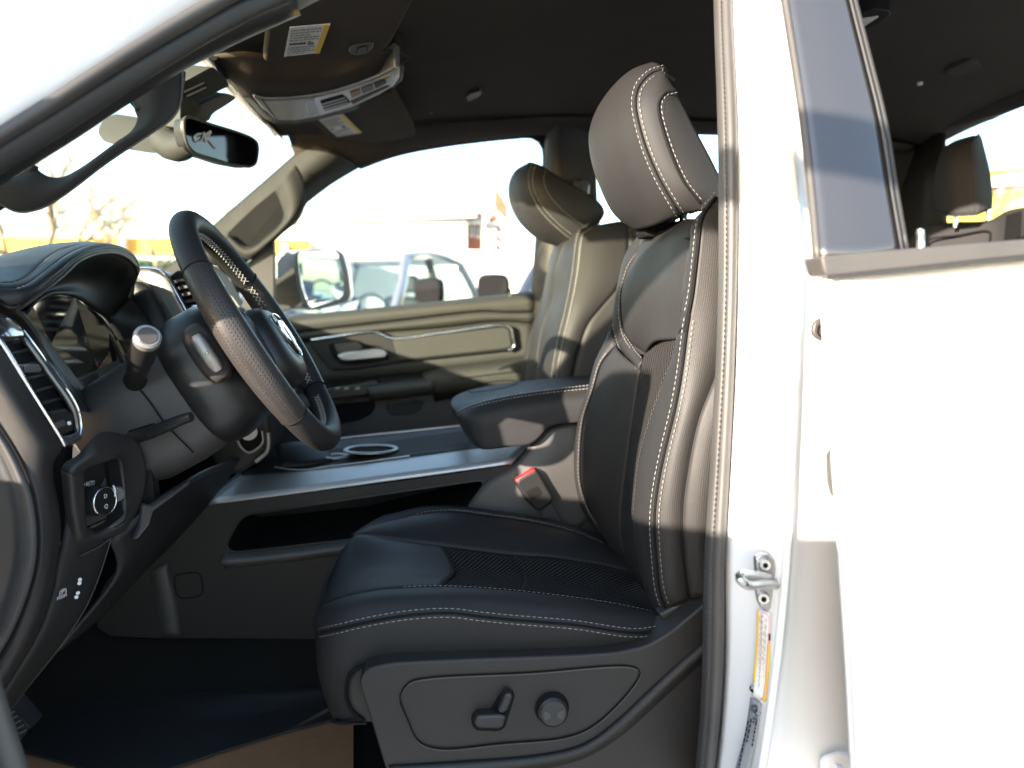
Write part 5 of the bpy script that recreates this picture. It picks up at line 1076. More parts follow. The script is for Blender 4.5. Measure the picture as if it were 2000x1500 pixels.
# back-of-spoke button
bt_c = W(405, 690, .965)
bp1 = superring(bt_c, su, (sv * .55 + sn * .8).normalized(), .034, .013, 28, 3)
bd = (sv * -.8 + sn * .2 - su * 0).normalized()
btn = loft('spoke_rear_pad', [[p + bd * -.03 for p in superring(bt_c, su, (sv * .2 + sn).normalized(), .040, .019, 28, 3)], superring(bt_c, su, (sv * .2 + sn).normalized(), .040, .019, 28, 3), [p + bd * .006 for p in superring(bt_c, su, (sv * .2 + sn).normalized(), .034, .014, 28, 3)]], 'leather_perforated', wheel, angle=60)
bq = W(404, 690, .957)
loft('audio_button', [superring(bq, su, (sv * .2 + sn).normalized(), .026, .0085, 28, 3.5), [p + bd * .006 for p in superring(bq, su, (sv * .2 + sn).normalized(), .026, .0085, 28, 3.5)], [p + bd * .008 for p in superring(bq, su, (sv * .2 + sn).normalized(), .022, .006, 28, 3.5)]], 'silver_dim', btn, angle=60)
disc('button_nub', bq + bd * .008, bd, .0022, .0015, 'silver_trim', btn, n=12)
# ram's-head style badge on the hub: shield outline, split muzzle and horns in bright metal
def hp(a, b, h=.0405):   # a towards the far side, b up
    hh = h - .9 * (a * a + b * b) * 3.2
    return SC + sv * (a + .006) + su * (b - .018) + sn * (hh * .85 - .004)
badge = plate('badge_base', [hp(x, y, .039) for x, y in ((-.032, .028), (.032, .028), (.034, .0), (.022, -.02), (0, -.032), (-.022, -.02), (-.034, 0))], 'ink', wheel, depth=.003, bevel=.0005, direction=tuple(-sn))
for sgn in (-1, 1):
    plate('badge_horn', [hp(sgn * x, y, .043) for x, y in ((.004, .024), (.024, .024), (.031, .012), (.029, -.004), (.018, -.012), (.022, .0), (.018, .012), (.006, .013))], 'chrome', badge, depth=.003, bevel=.0008, direction=tuple(-sn))
plate('badge_face', [hp(x, y, .0435) for x, y in ((-.007, .022), (.007, .022), (.010, .004), (.006, -.026), (0, -.030), (-.006, -.026), (-.010, .004))], 'chrome', badge, depth=.003, bevel=.001, direction=tuple(-sn))
tube('badge_outline', [hp(x, y, .042) for x, y in ((-.033, .030), (.033, .030), (.036, .0), (.023, -.022), (0, -.034), (-.023, -.022), (-.036, 0))], .0012, 'chrome', badge, n=60, sides=6, closed=True)
plate('hub_bezel', [hp(x, y, .035) for x, y in ((.052, .03), (.068, .026), (.072, -.004), (.060, -.022), (.056, -.01), (.060, .004))], 'chrome', wheel, depth=.003, bevel=.0008, direction=tuple(-sn))
# dished rear cover of the wheel, joining the column
rc = []
for h, a, b, d in ((-.028, .070, .086, -.006), (-.055, .090, .105, -.012), (-.085, .094, .112, -.016), (-.105, .090, .110, -.018), (-.112, .080, .10, -.018)):
    rc.append(superring(SC + sn * h + su * d, su, sv, a, b, 40, 3.4))
loft('rear_cover', rc, 'plastic_smooth', wheel, angle=60)

colm = thing('column_shroud', 'dark steering column shroud with thick stalk and tilt lever', 'steering column', tuple(SC - sn * .2))
cr = []
for h, a, b, d in ((-.108, .082, .100, -.022), (-.15, .084, .102, -.024), (-.20, .082, .10, -.024), (-.23, .076, .094, -.02), (-.27, .06, .085, -.01)):
    cr.append(superring(SC + sn * h + su * d, su, sv, a, b, 40, 3.6))
shr = loft('shroud', cr, 'plastic_grey', colm, angle=60)
tube('shroud_seam', [(274, 762, .972), (296, 790, .972), (318, 822, .972), (342, 848, .975), (378, 884, .985)], .0011, 'ink', colm, n=30, sides=6)
sb_ = plate('stalk_boot', [(238, 742), (243, 730), (258, 724), (274, 728), (284, 742), (280, 756), (266, 764), (248, 760)], 'ink', colm, Y=.973, depth=.02, bevel=.003, curve=True)
stk = tube('stalk', [(262, 746, .985), (268, 722, .945), (276, 694, .905), (286, 664, .872)], [.0105, .0125, .0145, .0150], 'plastic_dark', colm, n=20, sides=24)
sa = (W(288, 659, .868) - W(276, 694, .905)).normalized()
tube('stalk_collar', [W(274, 700, .911), W(278, 690, .902)], .0151, 'plastic_dark', stk, n=4, sides=24)
disc('stalk_cap', W(286, 664, .872) - sa * .001, sa, .0146, .012, 'silver_dim', stk, n=32, bevel=.0025)
disc('stalk_cap_face', W(286, 664, .872) + sa * .0105, sa, .0108, .0012, 'plastic_grey', stk, n=32, bevel=.0008)
tube('tilt_lever', [(250, 856, .985), (290, 846, .962), (330, 830, .945), (362, 817, .938), (374, 814, .936)], [.0085, .0085, .0080, .0075, .006], 'plastic_smooth', colm, n=24, flat=((0, 0, 1), 1.0))
plate('lever_slot', [(246, 842), (300, 826), (312, 836), (270, 862)], 'ink', colm, Y=.974, depth=.01, bevel=.003)
plate('column_bracket', [(196, 772), (236, 764), (262, 800), (276, 850), (230, 846), (206, 810)], 'plastic', colm, Y=.99, depth=.05, bevel=.006, round_=.01)

# ================================================================= CENTRE CONSOLE
cc = thing('centre_console', 'charcoal centre console with brushed silver side trim and padded armrest', 'console', (0, 1.55, .75))
CY = 1.40
bay = [(440, 1068), (466, 1018), (482, 1005), (640, 982), (800, 958), (940, 938), (948, 943), (905, 1002), (700, 1052), (560, 1068), (454, 1079)]
bo = smooth(fillet(vs_(bay, CY), .012), 90, True)
so = vs_([(190, 1190), (210, 1140), (300, 1062), (400, 986), (600, 963), (800, 937), (1000, 909), (1300, 866), (1300, 1300), (620, 1248), (300, 1246), (215, 1242), (190, 1225)], CY)
bm = bmesh.new()
for loop in (so, bo):
    vv = [bm.verts.new(p) for p in loop]
    for i in range(len(vv)): bm.edges.new((vv[i], vv[(i + 1) % len(vv)]))
bmesh.ops.triangle_fill(bm, edges=bm.edges[:], use_beauty=True)
bm.verts.index_update()
sv_ = [v.co.copy() for v in bm.verts]; sf_ = [tuple(v.index for v in f.verts) for f in bm.faces]
bm.free()
side = add('console_side', sv_, [tuple(reversed(f)) if (sv_[f[1]] - sv_[f[0]]).cross(sv_[f[2]] - sv_[f[0]]).y > 0 else f for f in sf_], 'plastic', cc, smooth_=False)
sheet('console_front_return', [so[:4], [p + Vector((0, .34, 0)) for p in so[:4]]], 'plastic', cc, n=12, k=4, outward=False)
# open storage bay along the side
bi = [p + Vector((0, .20, .01)) for p in bo]
sheet('storage_bay', [bo + [bo[0]], bi + [bi[0]]], 'plastic_dark', cc, n=120, k=4, outward=False, solid=0)
add('storage_bay_back', bi, [tuple(range(len(bi)))], 'plastic_dark', cc, smooth_=False)
tube('bay_edge', [p + Vector((0, .001, 0)) for p in bo], .0024, 'plastic_smooth', cc, n=120, sides=8, closed=True)
sheet('bay_sill', [[(438, 1079, CY + .004), (560, 1069, CY + .004), (720, 1047, CY + .004)], [(432, 1098, CY - .020), (560, 1086, CY - .020), (720, 1064, CY - .020)], [(440, 1110, CY - .002), (560, 1098, CY - .002), (720, 1076, CY - .002)]], 'plastic_mid', cc, n=20, k=10)
tube('cover_cap_groove', [W(x, y, CY - .001) for x, y in ((342, 1126), (350, 1122), (384, 1119), (391, 1124), (395, 1158), (388, 1164), (354, 1168), (346, 1162))], .0012, 'ink', cc, n=50, sides=6, closed=True)
sheet('front_corner_trim', [[(280, 1116, CY + .01), (290, 1180, CY + .01), (300, 1240, CY + .01)], [(305, 1110, CY - .006), (318, 1180, CY - .006), (330, 1242, CY - .006)], [(328, 1100, CY + .0), (345, 1180, CY + .0), (352, 1244, CY + .0)]], 'plastic_grey', cc, n=16, k=8)
# brushed silver trim: lies back on top, bright bevel at its lower edge
t_lo = [(407, 986, CY - .004), (600, 961, CY - .004), (800, 934, CY - .004), (930, 916, CY - .004), (1000, 906, CY - .004)]
t_b = [(404, 978, CY - .001), (600, 953, CY - .001), (800, 926, CY - .001), (930, 909, CY - .001), (1004, 897, CY - .001)]
t_hi = [(470, 928, CY + .11), (600, 917, CY + .11), (800, 893, CY + .11), (930, 876, CY + .11), (1036, 866, CY + .11)]
tr = sheet('side_trim', [t_b, t_hi], 'satin_trim', cc, n=30, k=8, puff=.002, pw=2)
sheet('side_trim_bevel', [t_lo, t_b], 'satin_trim', tr, n=30, k=4)
# rear quarter of the console rising to the armrest
sheet('console_rear_panel', [[(902, 1005, CY - .004), (948, 944, CY - .004), (1004, 908, CY - .004), (1036, 868, CY - .002), (1056, 846, CY), (1074, 832, CY), (1095, 826, CY), (1140, 820, CY), (1300, 800, CY)], [(940, 1060, CY - .012), (1000, 1000, CY - .016), (1050, 940, CY - .016), (1080, 900, CY - .012), (1110, 880, CY - .01), (1140, 870, CY - .01), (1180, 870, CY - .01), (1220, 870, CY - .01), (1300, 870, CY - .01)], [(1000, 1120, CY - .004), (1060, 1080, CY - .004), (1120, 1040, CY - .004), (1160, 1000, CY - .004), (1190, 970, CY - .004), (1220, 950, CY - .004), (1250, 940, CY - .004), (1270, 940, CY - .004), (1300, 940, CY - .004)]], 'plastic_grey', cc, n=40, k=14)
# top deck with cup holders
deck = plate('console_deck', [(470, 926, CY + .108), (600, 916, CY + .108), (800, 891, CY + .108), (960, 872, CY + .108), (900, 838, 1.70), (700, 860, 1.70), (560, 880, 1.70)], 'matt_black', cc, depth=.05, bevel=.003, direction=(0, 0, -1))
tube('deck_far_chrome', [(655, 858, 1.715), (700, 852.5, 1.715), (800, 842, 1.715), (905, 831, 1.715)], .0028, 'silver_trim', cc, n=20)
sheet('deck_far_wall', [[(640, 860, 1.715), (700, 853, 1.715), (800, 842.5, 1.715), (910, 831, 1.715)], [(640, 884, 1.64), (700, 878, 1.64), (800, 866, 1.64), (920, 852, 1.64)]], 'plastic', cc, n=20, k=6)
for (x, y, rad) in ((725, 889, .046), (655, 903, .022)):
    c = W(x, y, 1.575); zz = c.z
    ring = [c + Vector((math.cos(a) * rad * 1.15, math.sin(a) * rad, .013)) for a in [i * math.pi / 12 for i in range(24)]]
    tube('cup_holder_rim', ring, .0052, 'satin_trim', cc, n=48, closed=True, flat=((0, 0, 1), .5))
    ring2 = [p + Vector((0, 0, -.003)) for p in ring]
    add('cup_holder_well', ring2, [tuple(range(24))], 'ink', cc, smooth_=False)
sheet('shift_slope', [[(540, 866, 1.55), (590, 862, 1.6), (640, 870, 1.64)], [(545, 912, 1.51), (600, 908, 1.52), (650, 898, 1.54)]], 'plastic_dark', cc, n=12, k=6)
plate('tray_slot', [(800, 882, 1.56), (905, 870, 1.56), (905, 858, 1.62), (800, 868, 1.62)], 'ink', cc, depth=.01, bevel=.001, direction=(0, 0, -1))
tube('tray_slot_edge', [(790, 888, 1.53), (905, 875, 1.53)], .0022, 'plastic_mid', cc, n=6)
tube('deck_front_chrome', [(536, 912, 1.507), (570, 917, 1.505), (600, 917, 1.505), (640, 911, 1.505), (700, 904, 1.505), (800, 890, 1.505)], .0016, 'silver_trim', cc, n=30)
# armrest
A0 = [(880, 786, 1.54), (886, 776, 1.58), (920, 761, 1.66), (960, 753, 1.69), (1010, 746, 1.70), (1062, 740, 1.705), (1151, 733, 1.71), (1240, 726, 1.71)]
A1 = [(886, 800, 1.47), (898, 790, 1.50), (930, 778, 1.54), (980, 766, 1.56), (1040, 756, 1.57), (1145, 744, 1.57), (1240, 734, 1.57)]
A2 = [(893, 808, 1.435), (905, 801, 1.425), (925, 792, 1.415), (980, 778, 1.405), (1040, 768, 1.402), (1145, 756, 1.40), (1240, 746, 1.40)]
A3 = [(896, 818, 1.43), (912, 815, 1.397), (935, 812, 1.384), (990, 800, 1.379), (1050, 790, 1.378), (1140, 778, 1.378), (1240, 768, 1.378)]
A4 = [(905, 842, 1.42), (920, 850, 1.388), (940, 852, 1.378), (1000, 845, 1.374), (1050, 835, 1.373), (1090, 815, 1.373), (1140, 806, 1.373), (1240, 796, 1.373)]
A5 = [(918, 862, 1.42), (930, 872, 1.389), (944, 878, 1.378), (1000, 872, 1.374), (1039, 866, 1.373), (1072, 835, 1.373), (1094, 829, 1.373), (1135, 824, 1.373), (1240, 813, 1.373)]
arm = sheet('armrest_pad', [A0, A1, A2], 'leather', cc, n=44, k=20, puff=.004, pw=2)
sheet('armrest_side', [A2, A3, A4, A5], 'leather', arm, n=44, k=24)
sheet('armrest_front', [[V(A0[0]), V(A1[0]), V(A2[0]), V(A3[0]), V(A4[0]), V(A5[0])], [V(A0[0]) + Vector((.0, .08, -.01)), V(A1[0]) + Vector((.0, .14, -.02)), V(A2[0]) + Vector((0, .18, -.03)), V(A3[0]) + Vector((0, .2, -.03)), V(A4[0]) + Vector((0, .2, -.02)), V(A5[0]) + Vector((0, .2, 0))]], 'leather', arm, n=20, k=8, outward=False, out=Vector((-1, -.2, 0)))
stitching('armrest_stitching', [shift(A2, .003), shift(A2, -.003)], arm, lift=.004, r=.0008, length=.0045)
em = [(916, 768, 1.60), (921, 774, 1.565), (989, 763.5, 1.60), (1010, 754, 1.655), (994, 750, 1.68), (950, 755, 1.665)]
tube('armrest_emboss', [p + Vector((0, -.004, .009)) for p in vs_(em)], .0008, 'ink', arm, n=50, sides=6, closed=True)

# ================================================================= OVERHEAD
oc = thing('overhead_console', 'silver overhead lamp console with reading lights on the ceiling front', 'lamp console', (-.25, 1.55, 1.84))
def ZO(px_, py_, z): return WZ(px_, py_, z)
oz = lambda x, y: 1.815 + (x - 494) * .00010
face = [(494, 191), (520, 196), (560, 195), (611, 190), (655, 180), (699, 166), (740, 150), (772, 133), (781, 140), (780, 154), (770, 168), (743, 185), (688, 210), (626, 227), (578, 236), (538, 235), (512, 213)]
fp_ = [ZO(x, y, oz(x, y)) for x, y in face]
plate('console_face', fp_, 'silver_dim', oc, depth=.05, bevel=.005, direction=(0, 0, 1), seg=3)
body_o = [ZO(x, y, oz(x, y) + .012) for x, y in [(484, 186), (520, 188), (611, 181), (699, 157), (772, 125), (790, 138), (786, 160), (748, 192), (690, 218), (626, 235), (578, 243), (534, 242), (506, 218)]]
plate('console_body', body_o, 'plastic_dark', oc, depth=.07, bevel=.006, direction=(0, 0, 1))
bez2 = [ZO(x, y, oz(x, y) - .0025) for x, y in [(613, 193), (660, 181), (706, 166), (768, 145), (775, 150), (772, 160), (760, 171), (699, 201), (626, 225)]]
bz = plate('lamp_bezel', bez2, 'silver_trim', oc, depth=.004, bevel=.001, direction=(0, 0, 1), round_=.01)
plate('lamp_well', [ZO(x, y, oz(x, y) - .0035) for x, y in [(625, 197), (668, 185), (676, 190), (684, 200), (680, 204), (634, 217)]], 'ink', bz, depth=.003, bevel=.0005, direction=(0, 0, 1), round_=.004)
for i in range(3):
    plate('lamp_louvre', [ZO(x, y, oz(x, y) - .005) for x, y in [(629 + i * 2, 203 + i * 5), (674 + i * 3, 190 + i * 5), (675 + i * 3, 192 + i * 5), (630 + i * 2, 205.5 + i * 5)]], 'silver_dim', bz, depth=.001, bevel=.0003, direction=(0, 0, 1))
for nm, pts, mt_ in (('emergency_button', [(683, 181), (703, 174), (706, 184), (687, 192)], 'button_red'), ('assist_button', [(705, 173), (728, 165), (731, 175), (708, 184)], 'plastic_grey'), ('dark_button', [(730, 164), (752, 156), (755, 163), (733, 174)], 'plastic_dark'), ('lamp_lens', [(752, 155), (764, 150), (766, 156), (756, 163)], 'silver_dim')):
    plate(nm, [ZO(x, y, oz(x, y) - .005) for x, y in pts], mt_, bz, depth=.003, bevel=.0008, direction=(0, 0, 1))
plate('slot', [ZO(x, y, oz(x, y) - .004) for x, y in [(684, 199), (756, 168), (762, 169), (690, 204)]], 'plastic_dark', bz, depth=.001, bevel=.0003, direction=(0, 0, 1))
sq = [ZO(x, y, oz(x, y) - .002) for x, y in [(600, 200), (610, 197), (620, 222), (610, 225)]]
tube('door_catch', sq, .0008, 'silver_trim', oc, n=40, sides=6, closed=True)
tube('face_split', [ZO(x, y, oz(x, y) - .001) for x, y in [(512, 195), (524, 212), (541, 235)]], .0009, 'ink', oc, n=16, sides=6)
# front bulge of the ceiling where console and mirror wiring sit
sheet('front_bulge', [[ZO(415, 110, 1.846), ZO(480, 104, 1.846), ZO(560, 112, 1.85), ZO(650, 104, 1.86), ZO(760, 100, 1.875), ZO(810, 110, 1.90)], [ZO(444, 152, 1.838), ZO(490, 152, 1.826), ZO(560, 160, 1.826), ZO(620, 156, 1.832), ZO(700, 136, 1.842), ZO(790, 118, 1.875)], [ZO(474, 190, 1.834), ZO(496, 191, 1.822), ZO(560, 193, 1.828), ZO(611, 188, 1.834), ZO(699, 164, 1.842), ZO(774, 131, 1.848)]], 'headliner_cloth', oc, n=34, k=16)
sheet('front_bulge_edge', [[ZO(470, 186, 1.84), ZO(494, 208, 1.838), ZO(512, 228, 1.838), ZO(540, 240, 1.838)], [ZO(488, 188, 1.826), ZO(508, 208, 1.824), ZO(524, 224, 1.824), ZO(545, 236, 1.826)]], 'plastic_dark', oc, n=14, k=6)

def visor(label, outline, z, lab4, band, clip, seedv, flipped=False, tilt=0.0):
    v = thing('sun_visor', label, 'sun visor', tuple(WZ(outline[0][0], outline[0][1], z)), group=None)
    zz = lambda p: WZ(p[0], p[1], z)
    plate('visor_panel', [zz(p) for p in outline], 'headliner_cloth', v, depth=.018, bevel=.006, direction=(0, 0, 1), round_=.02, seg=3)
    L = [WZ(p[0], p[1], z - .0015) for p in lab4]
    lb = plate('warning_label', L, 'label_white', v, depth=.0012, bevel=0, direction=(0, 0, 1))
    a, b, c, d = L     # a-b along the short top edge, d-c along the other side
    dz = Vector((0, 0, -.0012))
    Bq = [b.lerp(a, .0), c.lerp(d, .0), c.lerp(d, band), b.lerp(a, band)]
    plate('label_band', [q + dz for q in Bq], 'label_yellow', lb, depth=.0008, bevel=0, direction=(0, 0, 1))
    # rows run along the label, split in two columns
    for k_, (f0, f1) in enumerate(((.04, .44), (.62, .97))):
        o_ = a.lerp(d, f0) + (b - a) * .04 + dz
        printed('small_print', o_, (b - a) * (.93 - band), (a.lerp(d, f1) - a.lerp(d, f0)), 5, 'ink_grey', lb, .5, seedv + k_, 5)
    o_ = a.lerp(d, .48) + (b - a) * .06 + dz
    printed('print_heading', o_, (b - a) * .45, (d - a) * .07, 1, 'ink', lb, .9, seedv + 7, 4)
    pic = a.lerp(d, .46) + (b - a) * .56 + dz
    printed('pictogram', pic, (b - a) * .16, (d - a) * .14, 3, 'ink', lb, .6, seedv + 9, 2)
    if clip: clip(v)
    return v
def clipd(v):
    pts = [WZ(x, y, 1.798) for x, y in ((680, 100), (686, 91), (716, 86), (731, 85), (728, 95), (714, 106), (690, 109))]
    k_ = plate('mirror_catch', pts, 'plastic_grey', v, depth=.01, bevel=.003, direction=(0, 0, 1), round_=.008)
    tube('catch_groove', [WZ(x, y, 1.7975) for x, y in ((696, 104), (700, 94), (716, 90), (716, 102))], .0008, 'ink', k_, n=20, sides=5)
visor('dark sun visor with upright white warning label, above the steering wheel', [(519, 68), (514, 119), (530, 124), (640, 114), (746, 105), (764, 86), (809, 0), (860, -80), (640, -80), (526, -20)], 1.80, [(566, 54), (645, 47), (624, 103), (555, 111)], .14, clipd, 31)
visor('far sun visor with white warning label, behind the silver lamp console', [(606, 236), (640, 226), (690, 206), (764, 178), (772, 186), (812, 258), (808, 267), (760, 276), (697, 285), (684, 278), (660, 276), (640, 268)], 1.848, [(622, 234), (670, 223), (706, 259), (659, 268)], .16, None, 51)
# coat hooks / assist handle stubs on the ceiling
for lbl, pts, z in (('small grey coat hook on the dark ceiling, nearer the driver headrest', ((911, 190), (918, 184), (938, 178), (942, 182), (934, 190), (914, 199)), 1.928), ('small grey coat hook on the dark ceiling, beside the far sun visor', ((816, 226), (824, 222), (844, 220), (846, 224), (838, 229), (820, 231)), 1.912)):
    h = plate('coat_hook', [WZ(x, y, z) for x, y in pts], 'plastic_grey', None, depth=.02, bevel=.003, direction=(0, 0, 1), round_=.006)
    tag(h, lbl, 'coat hook', 'coat hooks on the ceiling')
# rear reading lamp and speaker cover on the back ceiling
rl = thing('rear_ceiling_lamp', 'pale reading lamp on the dark ceiling above the rear bench', 'lamp', tuple(WZ(1690, 40, 1.93)))
plate('lamp_housing', [WZ(x, y, 1.912) for x, y in ((1672, 30), (1700, 18), (1738, 22), (1740, 30), (1682, 66))], 'plastic_dark', rl, depth=.05, bevel=.006, direction=(0, 0, 1), round_=.01)
plate('lamp_lens', [WZ(x, y, 1.908) for x, y in ((1678, 40), (1716, 34), (1682, 56))], 'label_white', rl, depth=.004, bevel=.001, direction=(0, 0, 1))
sc_ = plate('ceiling_speaker_cover', [WZ(x, y, 1.936) for x, y in ((1840, 140), (1900, 115), (1955, 155), (1900, 188))], 'headliner_cloth', None, depth=.03, bevel=.006, direction=(0, 0, 1), round_=.03)
tag(sc_, 'dark square speaker cover on the ceiling above the rear headrest', 'speaker')
ck = disc('ceiling_button', WZ(1797, 161, 1.90), (0, 0, -1), .006, .006, 'label_white', None); tag(ck, 'tiny pale button on the dark ceiling above the rear bench', 'button')

# ================================================================= REAR-VIEW MIRROR AND ITS BRACKET
rm_ = thing('rear_view_mirror', 'frameless rear-view mirror with a white scribble, hung at the windshield', 'mirror', tuple(W(430, 270, 1.50)))
mo = [(360, 232), (366, 229), (406, 241), (495, 272), (503, 282), (500, 317), (490, 325), (474, 325), (437, 318), (378, 297), (366, 282), (359, 252)]
MYr = lambda x: 1 / (.7143 - (x - 360) * .000704)
plate('mirror_housing', [(x - 2 if x < 420 else x + 1, y + (1 if y > 280 else -1), MYr(x) + .006) for x, y in mo], 'plastic_smooth', rm_, depth=.035, bevel=.008, direction=(-.75, .65, 0), round_=.01, seg=3)
mm = fillet([W(x, y, MYr(x) + .002) for x, y in mo], .01)
add('mirror_glass', mm, [tuple(range(len(mm)))], 'mirror_dark', rm_, smooth_=False)
tube('housing_rim', [W(x, y, MYr(x) + .002) for x, y in mo], .0028, 'plastic_grey', rm_, n=90, sides=8, closed=True)
def scr_(pts): return [W(x, y, MYr(x) - .001) for x, y in pts]
tube('scribble', scr_([(394, 261), (384, 263), (379, 270), (382, 276), (392, 275), (398, 264), (399, 259), (402, 276), (406, 268), (412, 257)]), .0018, 'ink_white', rm_, n=70, sides=5)
tube('scribble', scr_([(411, 256), (404, 262), (402, 266), (408, 274), (415, 283), (421, 290)]), .0018, 'ink_white', rm_, n=40, sides=5)
br = thing('mirror_bracket', 'olive-lit sensor housing and mirror stem at the top of the windshield', 'bracket', tuple(W(380, 190, 1.52)))
plate('sensor_cover', [(358, 160, 1.50), (415, 128, 1.50), (446, 160, 1.54), (450, 168, 1.55), (420, 182, 1.55), (390, 196, 1.53), (376, 212, 1.52), (372, 228, 1.50), (352, 256, 1.46), (352, 200, 1.47)], 'soft_touch', br, depth=.05, bevel=.006, direction=(-.8, .5, .2), round_=.01)
plate('sensor_side', [(376, 224, 1.53), (384, 206, 1.54), (440, 180, 1.56), (466, 190, 1.57), (440, 208, 1.57), (416, 222, 1.56), (408, 240, 1.55)], 'plastic_grey', br, depth=.04, bevel=.006, direction=(-.8, .5, .2), round_=.01)
for dx_, dy_ in ((0, 0), (4, 9)):
    plate('cover_slot', [(358 + dx_, 178 + dy_, 1.49), (398 + dx_, 160 + dy_, 1.496), (400 + dx_, 163 + dy_, 1.496), (360 + dx_, 182 + dy_, 1.49)], 'ink', br, depth=.006, bevel=0)
tube('mirror_stem', [(372, 196, 1.53), (340, 240, 1.52), (322, 272, 1.51), (345, 288, 1.48), (375, 280, 1.44)], [.022, .026, .028, .026, .02], 'soft_touch', br, n=20, sides=16)
plate('camera_pod', [(222, 262, 1.55), (232, 240, 1.56), (262, 224, 1.56), (300, 250, 1.54), (320, 290, 1.52), (310, 300, 1.51), (280, 298, 1.51), (258, 288, 1.52), (236, 284, 1.53)], 'soft_touch', br, depth=.05, bevel=.012, direction=(-.8, .5, .2), round_=.02)
tube('wire_cover', [(440, 150, 1.60), (425, 128, 1.52), (418, 112, 1.49)], .006, 'ink', br, n=8)

# ================================================================= GRAB HANDLES
gh = thing('grab_handle', 'dark grab handle on the near windshield pillar, upper left of the wheel', 'handle', tuple(W(150, 300, .90)))
ho = [(-90, 420), (0, 372), (70, 320), (252, 200), (330, 152), (358, 136), (356, 180), (348, 215), (332, 236), (297, 262), (210, 320), (122, 386), (80, 410), (35, 418), (0, 413), (-60, 396)]
hi_ = [(70, 322), (80, 334), (94, 343), (106, 346), (119, 345), (150, 331), (190, 303), (227, 276), (250, 260), (262, 247), (268, 231), (262, 213), (252, 200)]
# frame as a band between outer and inner outline, thick and rounded
outer = [(-30, 372, .885), (0, 400, .885), (35, 415, .885), (80, 408, .885), (122, 384, .885), (210, 318, .885), (297, 260, .885), (334, 234, .885), (350, 210, .885), (356, 176, .885), (357, 138, .885)]
inn = [(40, 345, .89), (66, 326, .89), (80, 336, .89), (94, 344, .89), (119, 346, .89), (150, 332, .89), (227, 277, .89), (258, 254, .89), (268, 231, .89), (262, 213, .89), (262, 190, .89)]
midh = [((a[0] + b[0]) / 2, (a[1] + b[1]) / 2, .881) for a, b in zip(smooth([Vector(p) for p in outer], 24), smooth([Vector(p) for p in inn], 24))]
sheet('handle_grip', [outer, midh, inn], 'matt_black', gh, n=60, k=14, solid=.008, puff=.002, pw=2)
sheet('handle_upper_foot', [[(252, 200, .89), (290, 175, .888), (330, 150, .887), (358, 136, .887)], [(266, 216, .887), (300, 196, .883), (330, 178, .884), (357, 165, .886)]], 'matt_black', gh, n=14, k=6, solid=.008)
sheet('handle_lower_foot', [[(-80, 410, .885), (0, 364, .885), (68, 322, .888)], [(-60, 430, .886), (0, 405, .884), (60, 345, .886)]], 'matt_black', gh, n=14, k=6, solid=.008)
tube('handle_seam', [(p[0], p[1] - 1, p[2] - .001) for p in outer[1:]], .0012, 'thread_dark', gh, n=60, sides=6)
gf = thing('grab_handle', 'olive-lit grab handle on the far windshield pillar beside the passenger window', 'handle', tuple(W(540, 420, 2.23)))
fo = [(440, 470, 2.21), (486, 508, 2.205), (530, 474, 2.195), (572, 434, 2.185), (592, 405, 2.18), (596, 368, 2.175), (586, 335, 2.17), (577, 322, 2.17)]
fi = [(446, 456, 2.21), (480, 480, 2.205), (500, 479, 2.20), (548, 436, 2.19), (554, 420, 2.185), (548, 398, 2.18), (540, 378, 2.18), (536, 372, 2.18)]
fm = [((a[0] + b[0]) / 2, (a[1] + b[1]) / 2, (a[2] + b[2]) / 2 - .015) for a, b in zip(smooth([Vector(p) for p in fo], 20), smooth([Vector(p) for p in fi], 20))]
sheet('handle_grip', [fo, fm, fi], 'pillar_cloth', gf, n=50, k=12, solid=.02, puff=.004, pw=2)
rcs = vs_([(444, 456, 2.226), (480, 481, 2.221), (501, 480, 2.217), (549, 437, 2.207), (555, 420, 2.203), (549, 398, 2.20), (537, 372, 2.20), (500, 402, 2.212), (470, 430, 2.22)])
add('handle_hollow_shade', rcs, [tuple(range(len(rcs)))], 'ink', gf, smooth_=False)  # flat face, black in place of the recess shade

# ================================================================= FLOOR COVERINGS
def zsheet(name, pts, z, mt, label, cat):
    P = [WZ(x, y, z) for x, y in pts]
    k_ = len(P)
    o = add(name, P + [p - Vector((0, 0, .003)) for p in P], [tuple(range(k_)), tuple(reversed(range(k_, 2 * k_)))] + [(i, k_ + i, k_ + (i + 1) % k_, (i + 1) % k_) for i in range(k_)], mt, None, smooth_=False)
    bm = bmesh.new(); bm.from_mesh(o.data); bmesh.ops.recalc_face_normals(bm, faces=bm.faces); bm.to_mesh(o.data); bm.free()
    tag(o, label, cat); return o
zsheet('paper_mat', [(-100, 1440), (60, 1462), (200, 1440), (690, 1385), (690, 1560), (690, 1760), (-260, 1760)], .672, 'paper_tan', 'tan woven paper mat on the floor in front of the driver seat', 'mat')
dm_o = [(-60, 1452), (40, 1466), (110, 1484), (190, 1504), (270, 1512), (340, 1497), (440, 1464), (560, 1428), (656, 1403), (740, 1378), (740, 1338), (600, 1330), (400, 1332), (200, 1350), (40, 1380), (-100, 1420)]
Pm = smooth([WZ(x, y, .679) for x, y in dm_o], 80, True)
o = add('floor_mat', Pm + [p - Vector((0, 0, .004)) for p in Pm], [tuple(range(80)), tuple(reversed(range(80, 160)))] + [(i, 80 + i, 80 + (i + 1) % 80, (i + 1) % 80) for i in range(80)], 'floor_liner', None, smooth_=False)
bm = bmesh.new(); bm.from_mesh(o.data); bmesh.ops.recalc_face_normals(bm, faces=bm.faces); bm.to_mesh(o.data); bm.free()
tag(o, 'dark rubber floor mat lying over the tan paper under the steering wheel', 'mat')
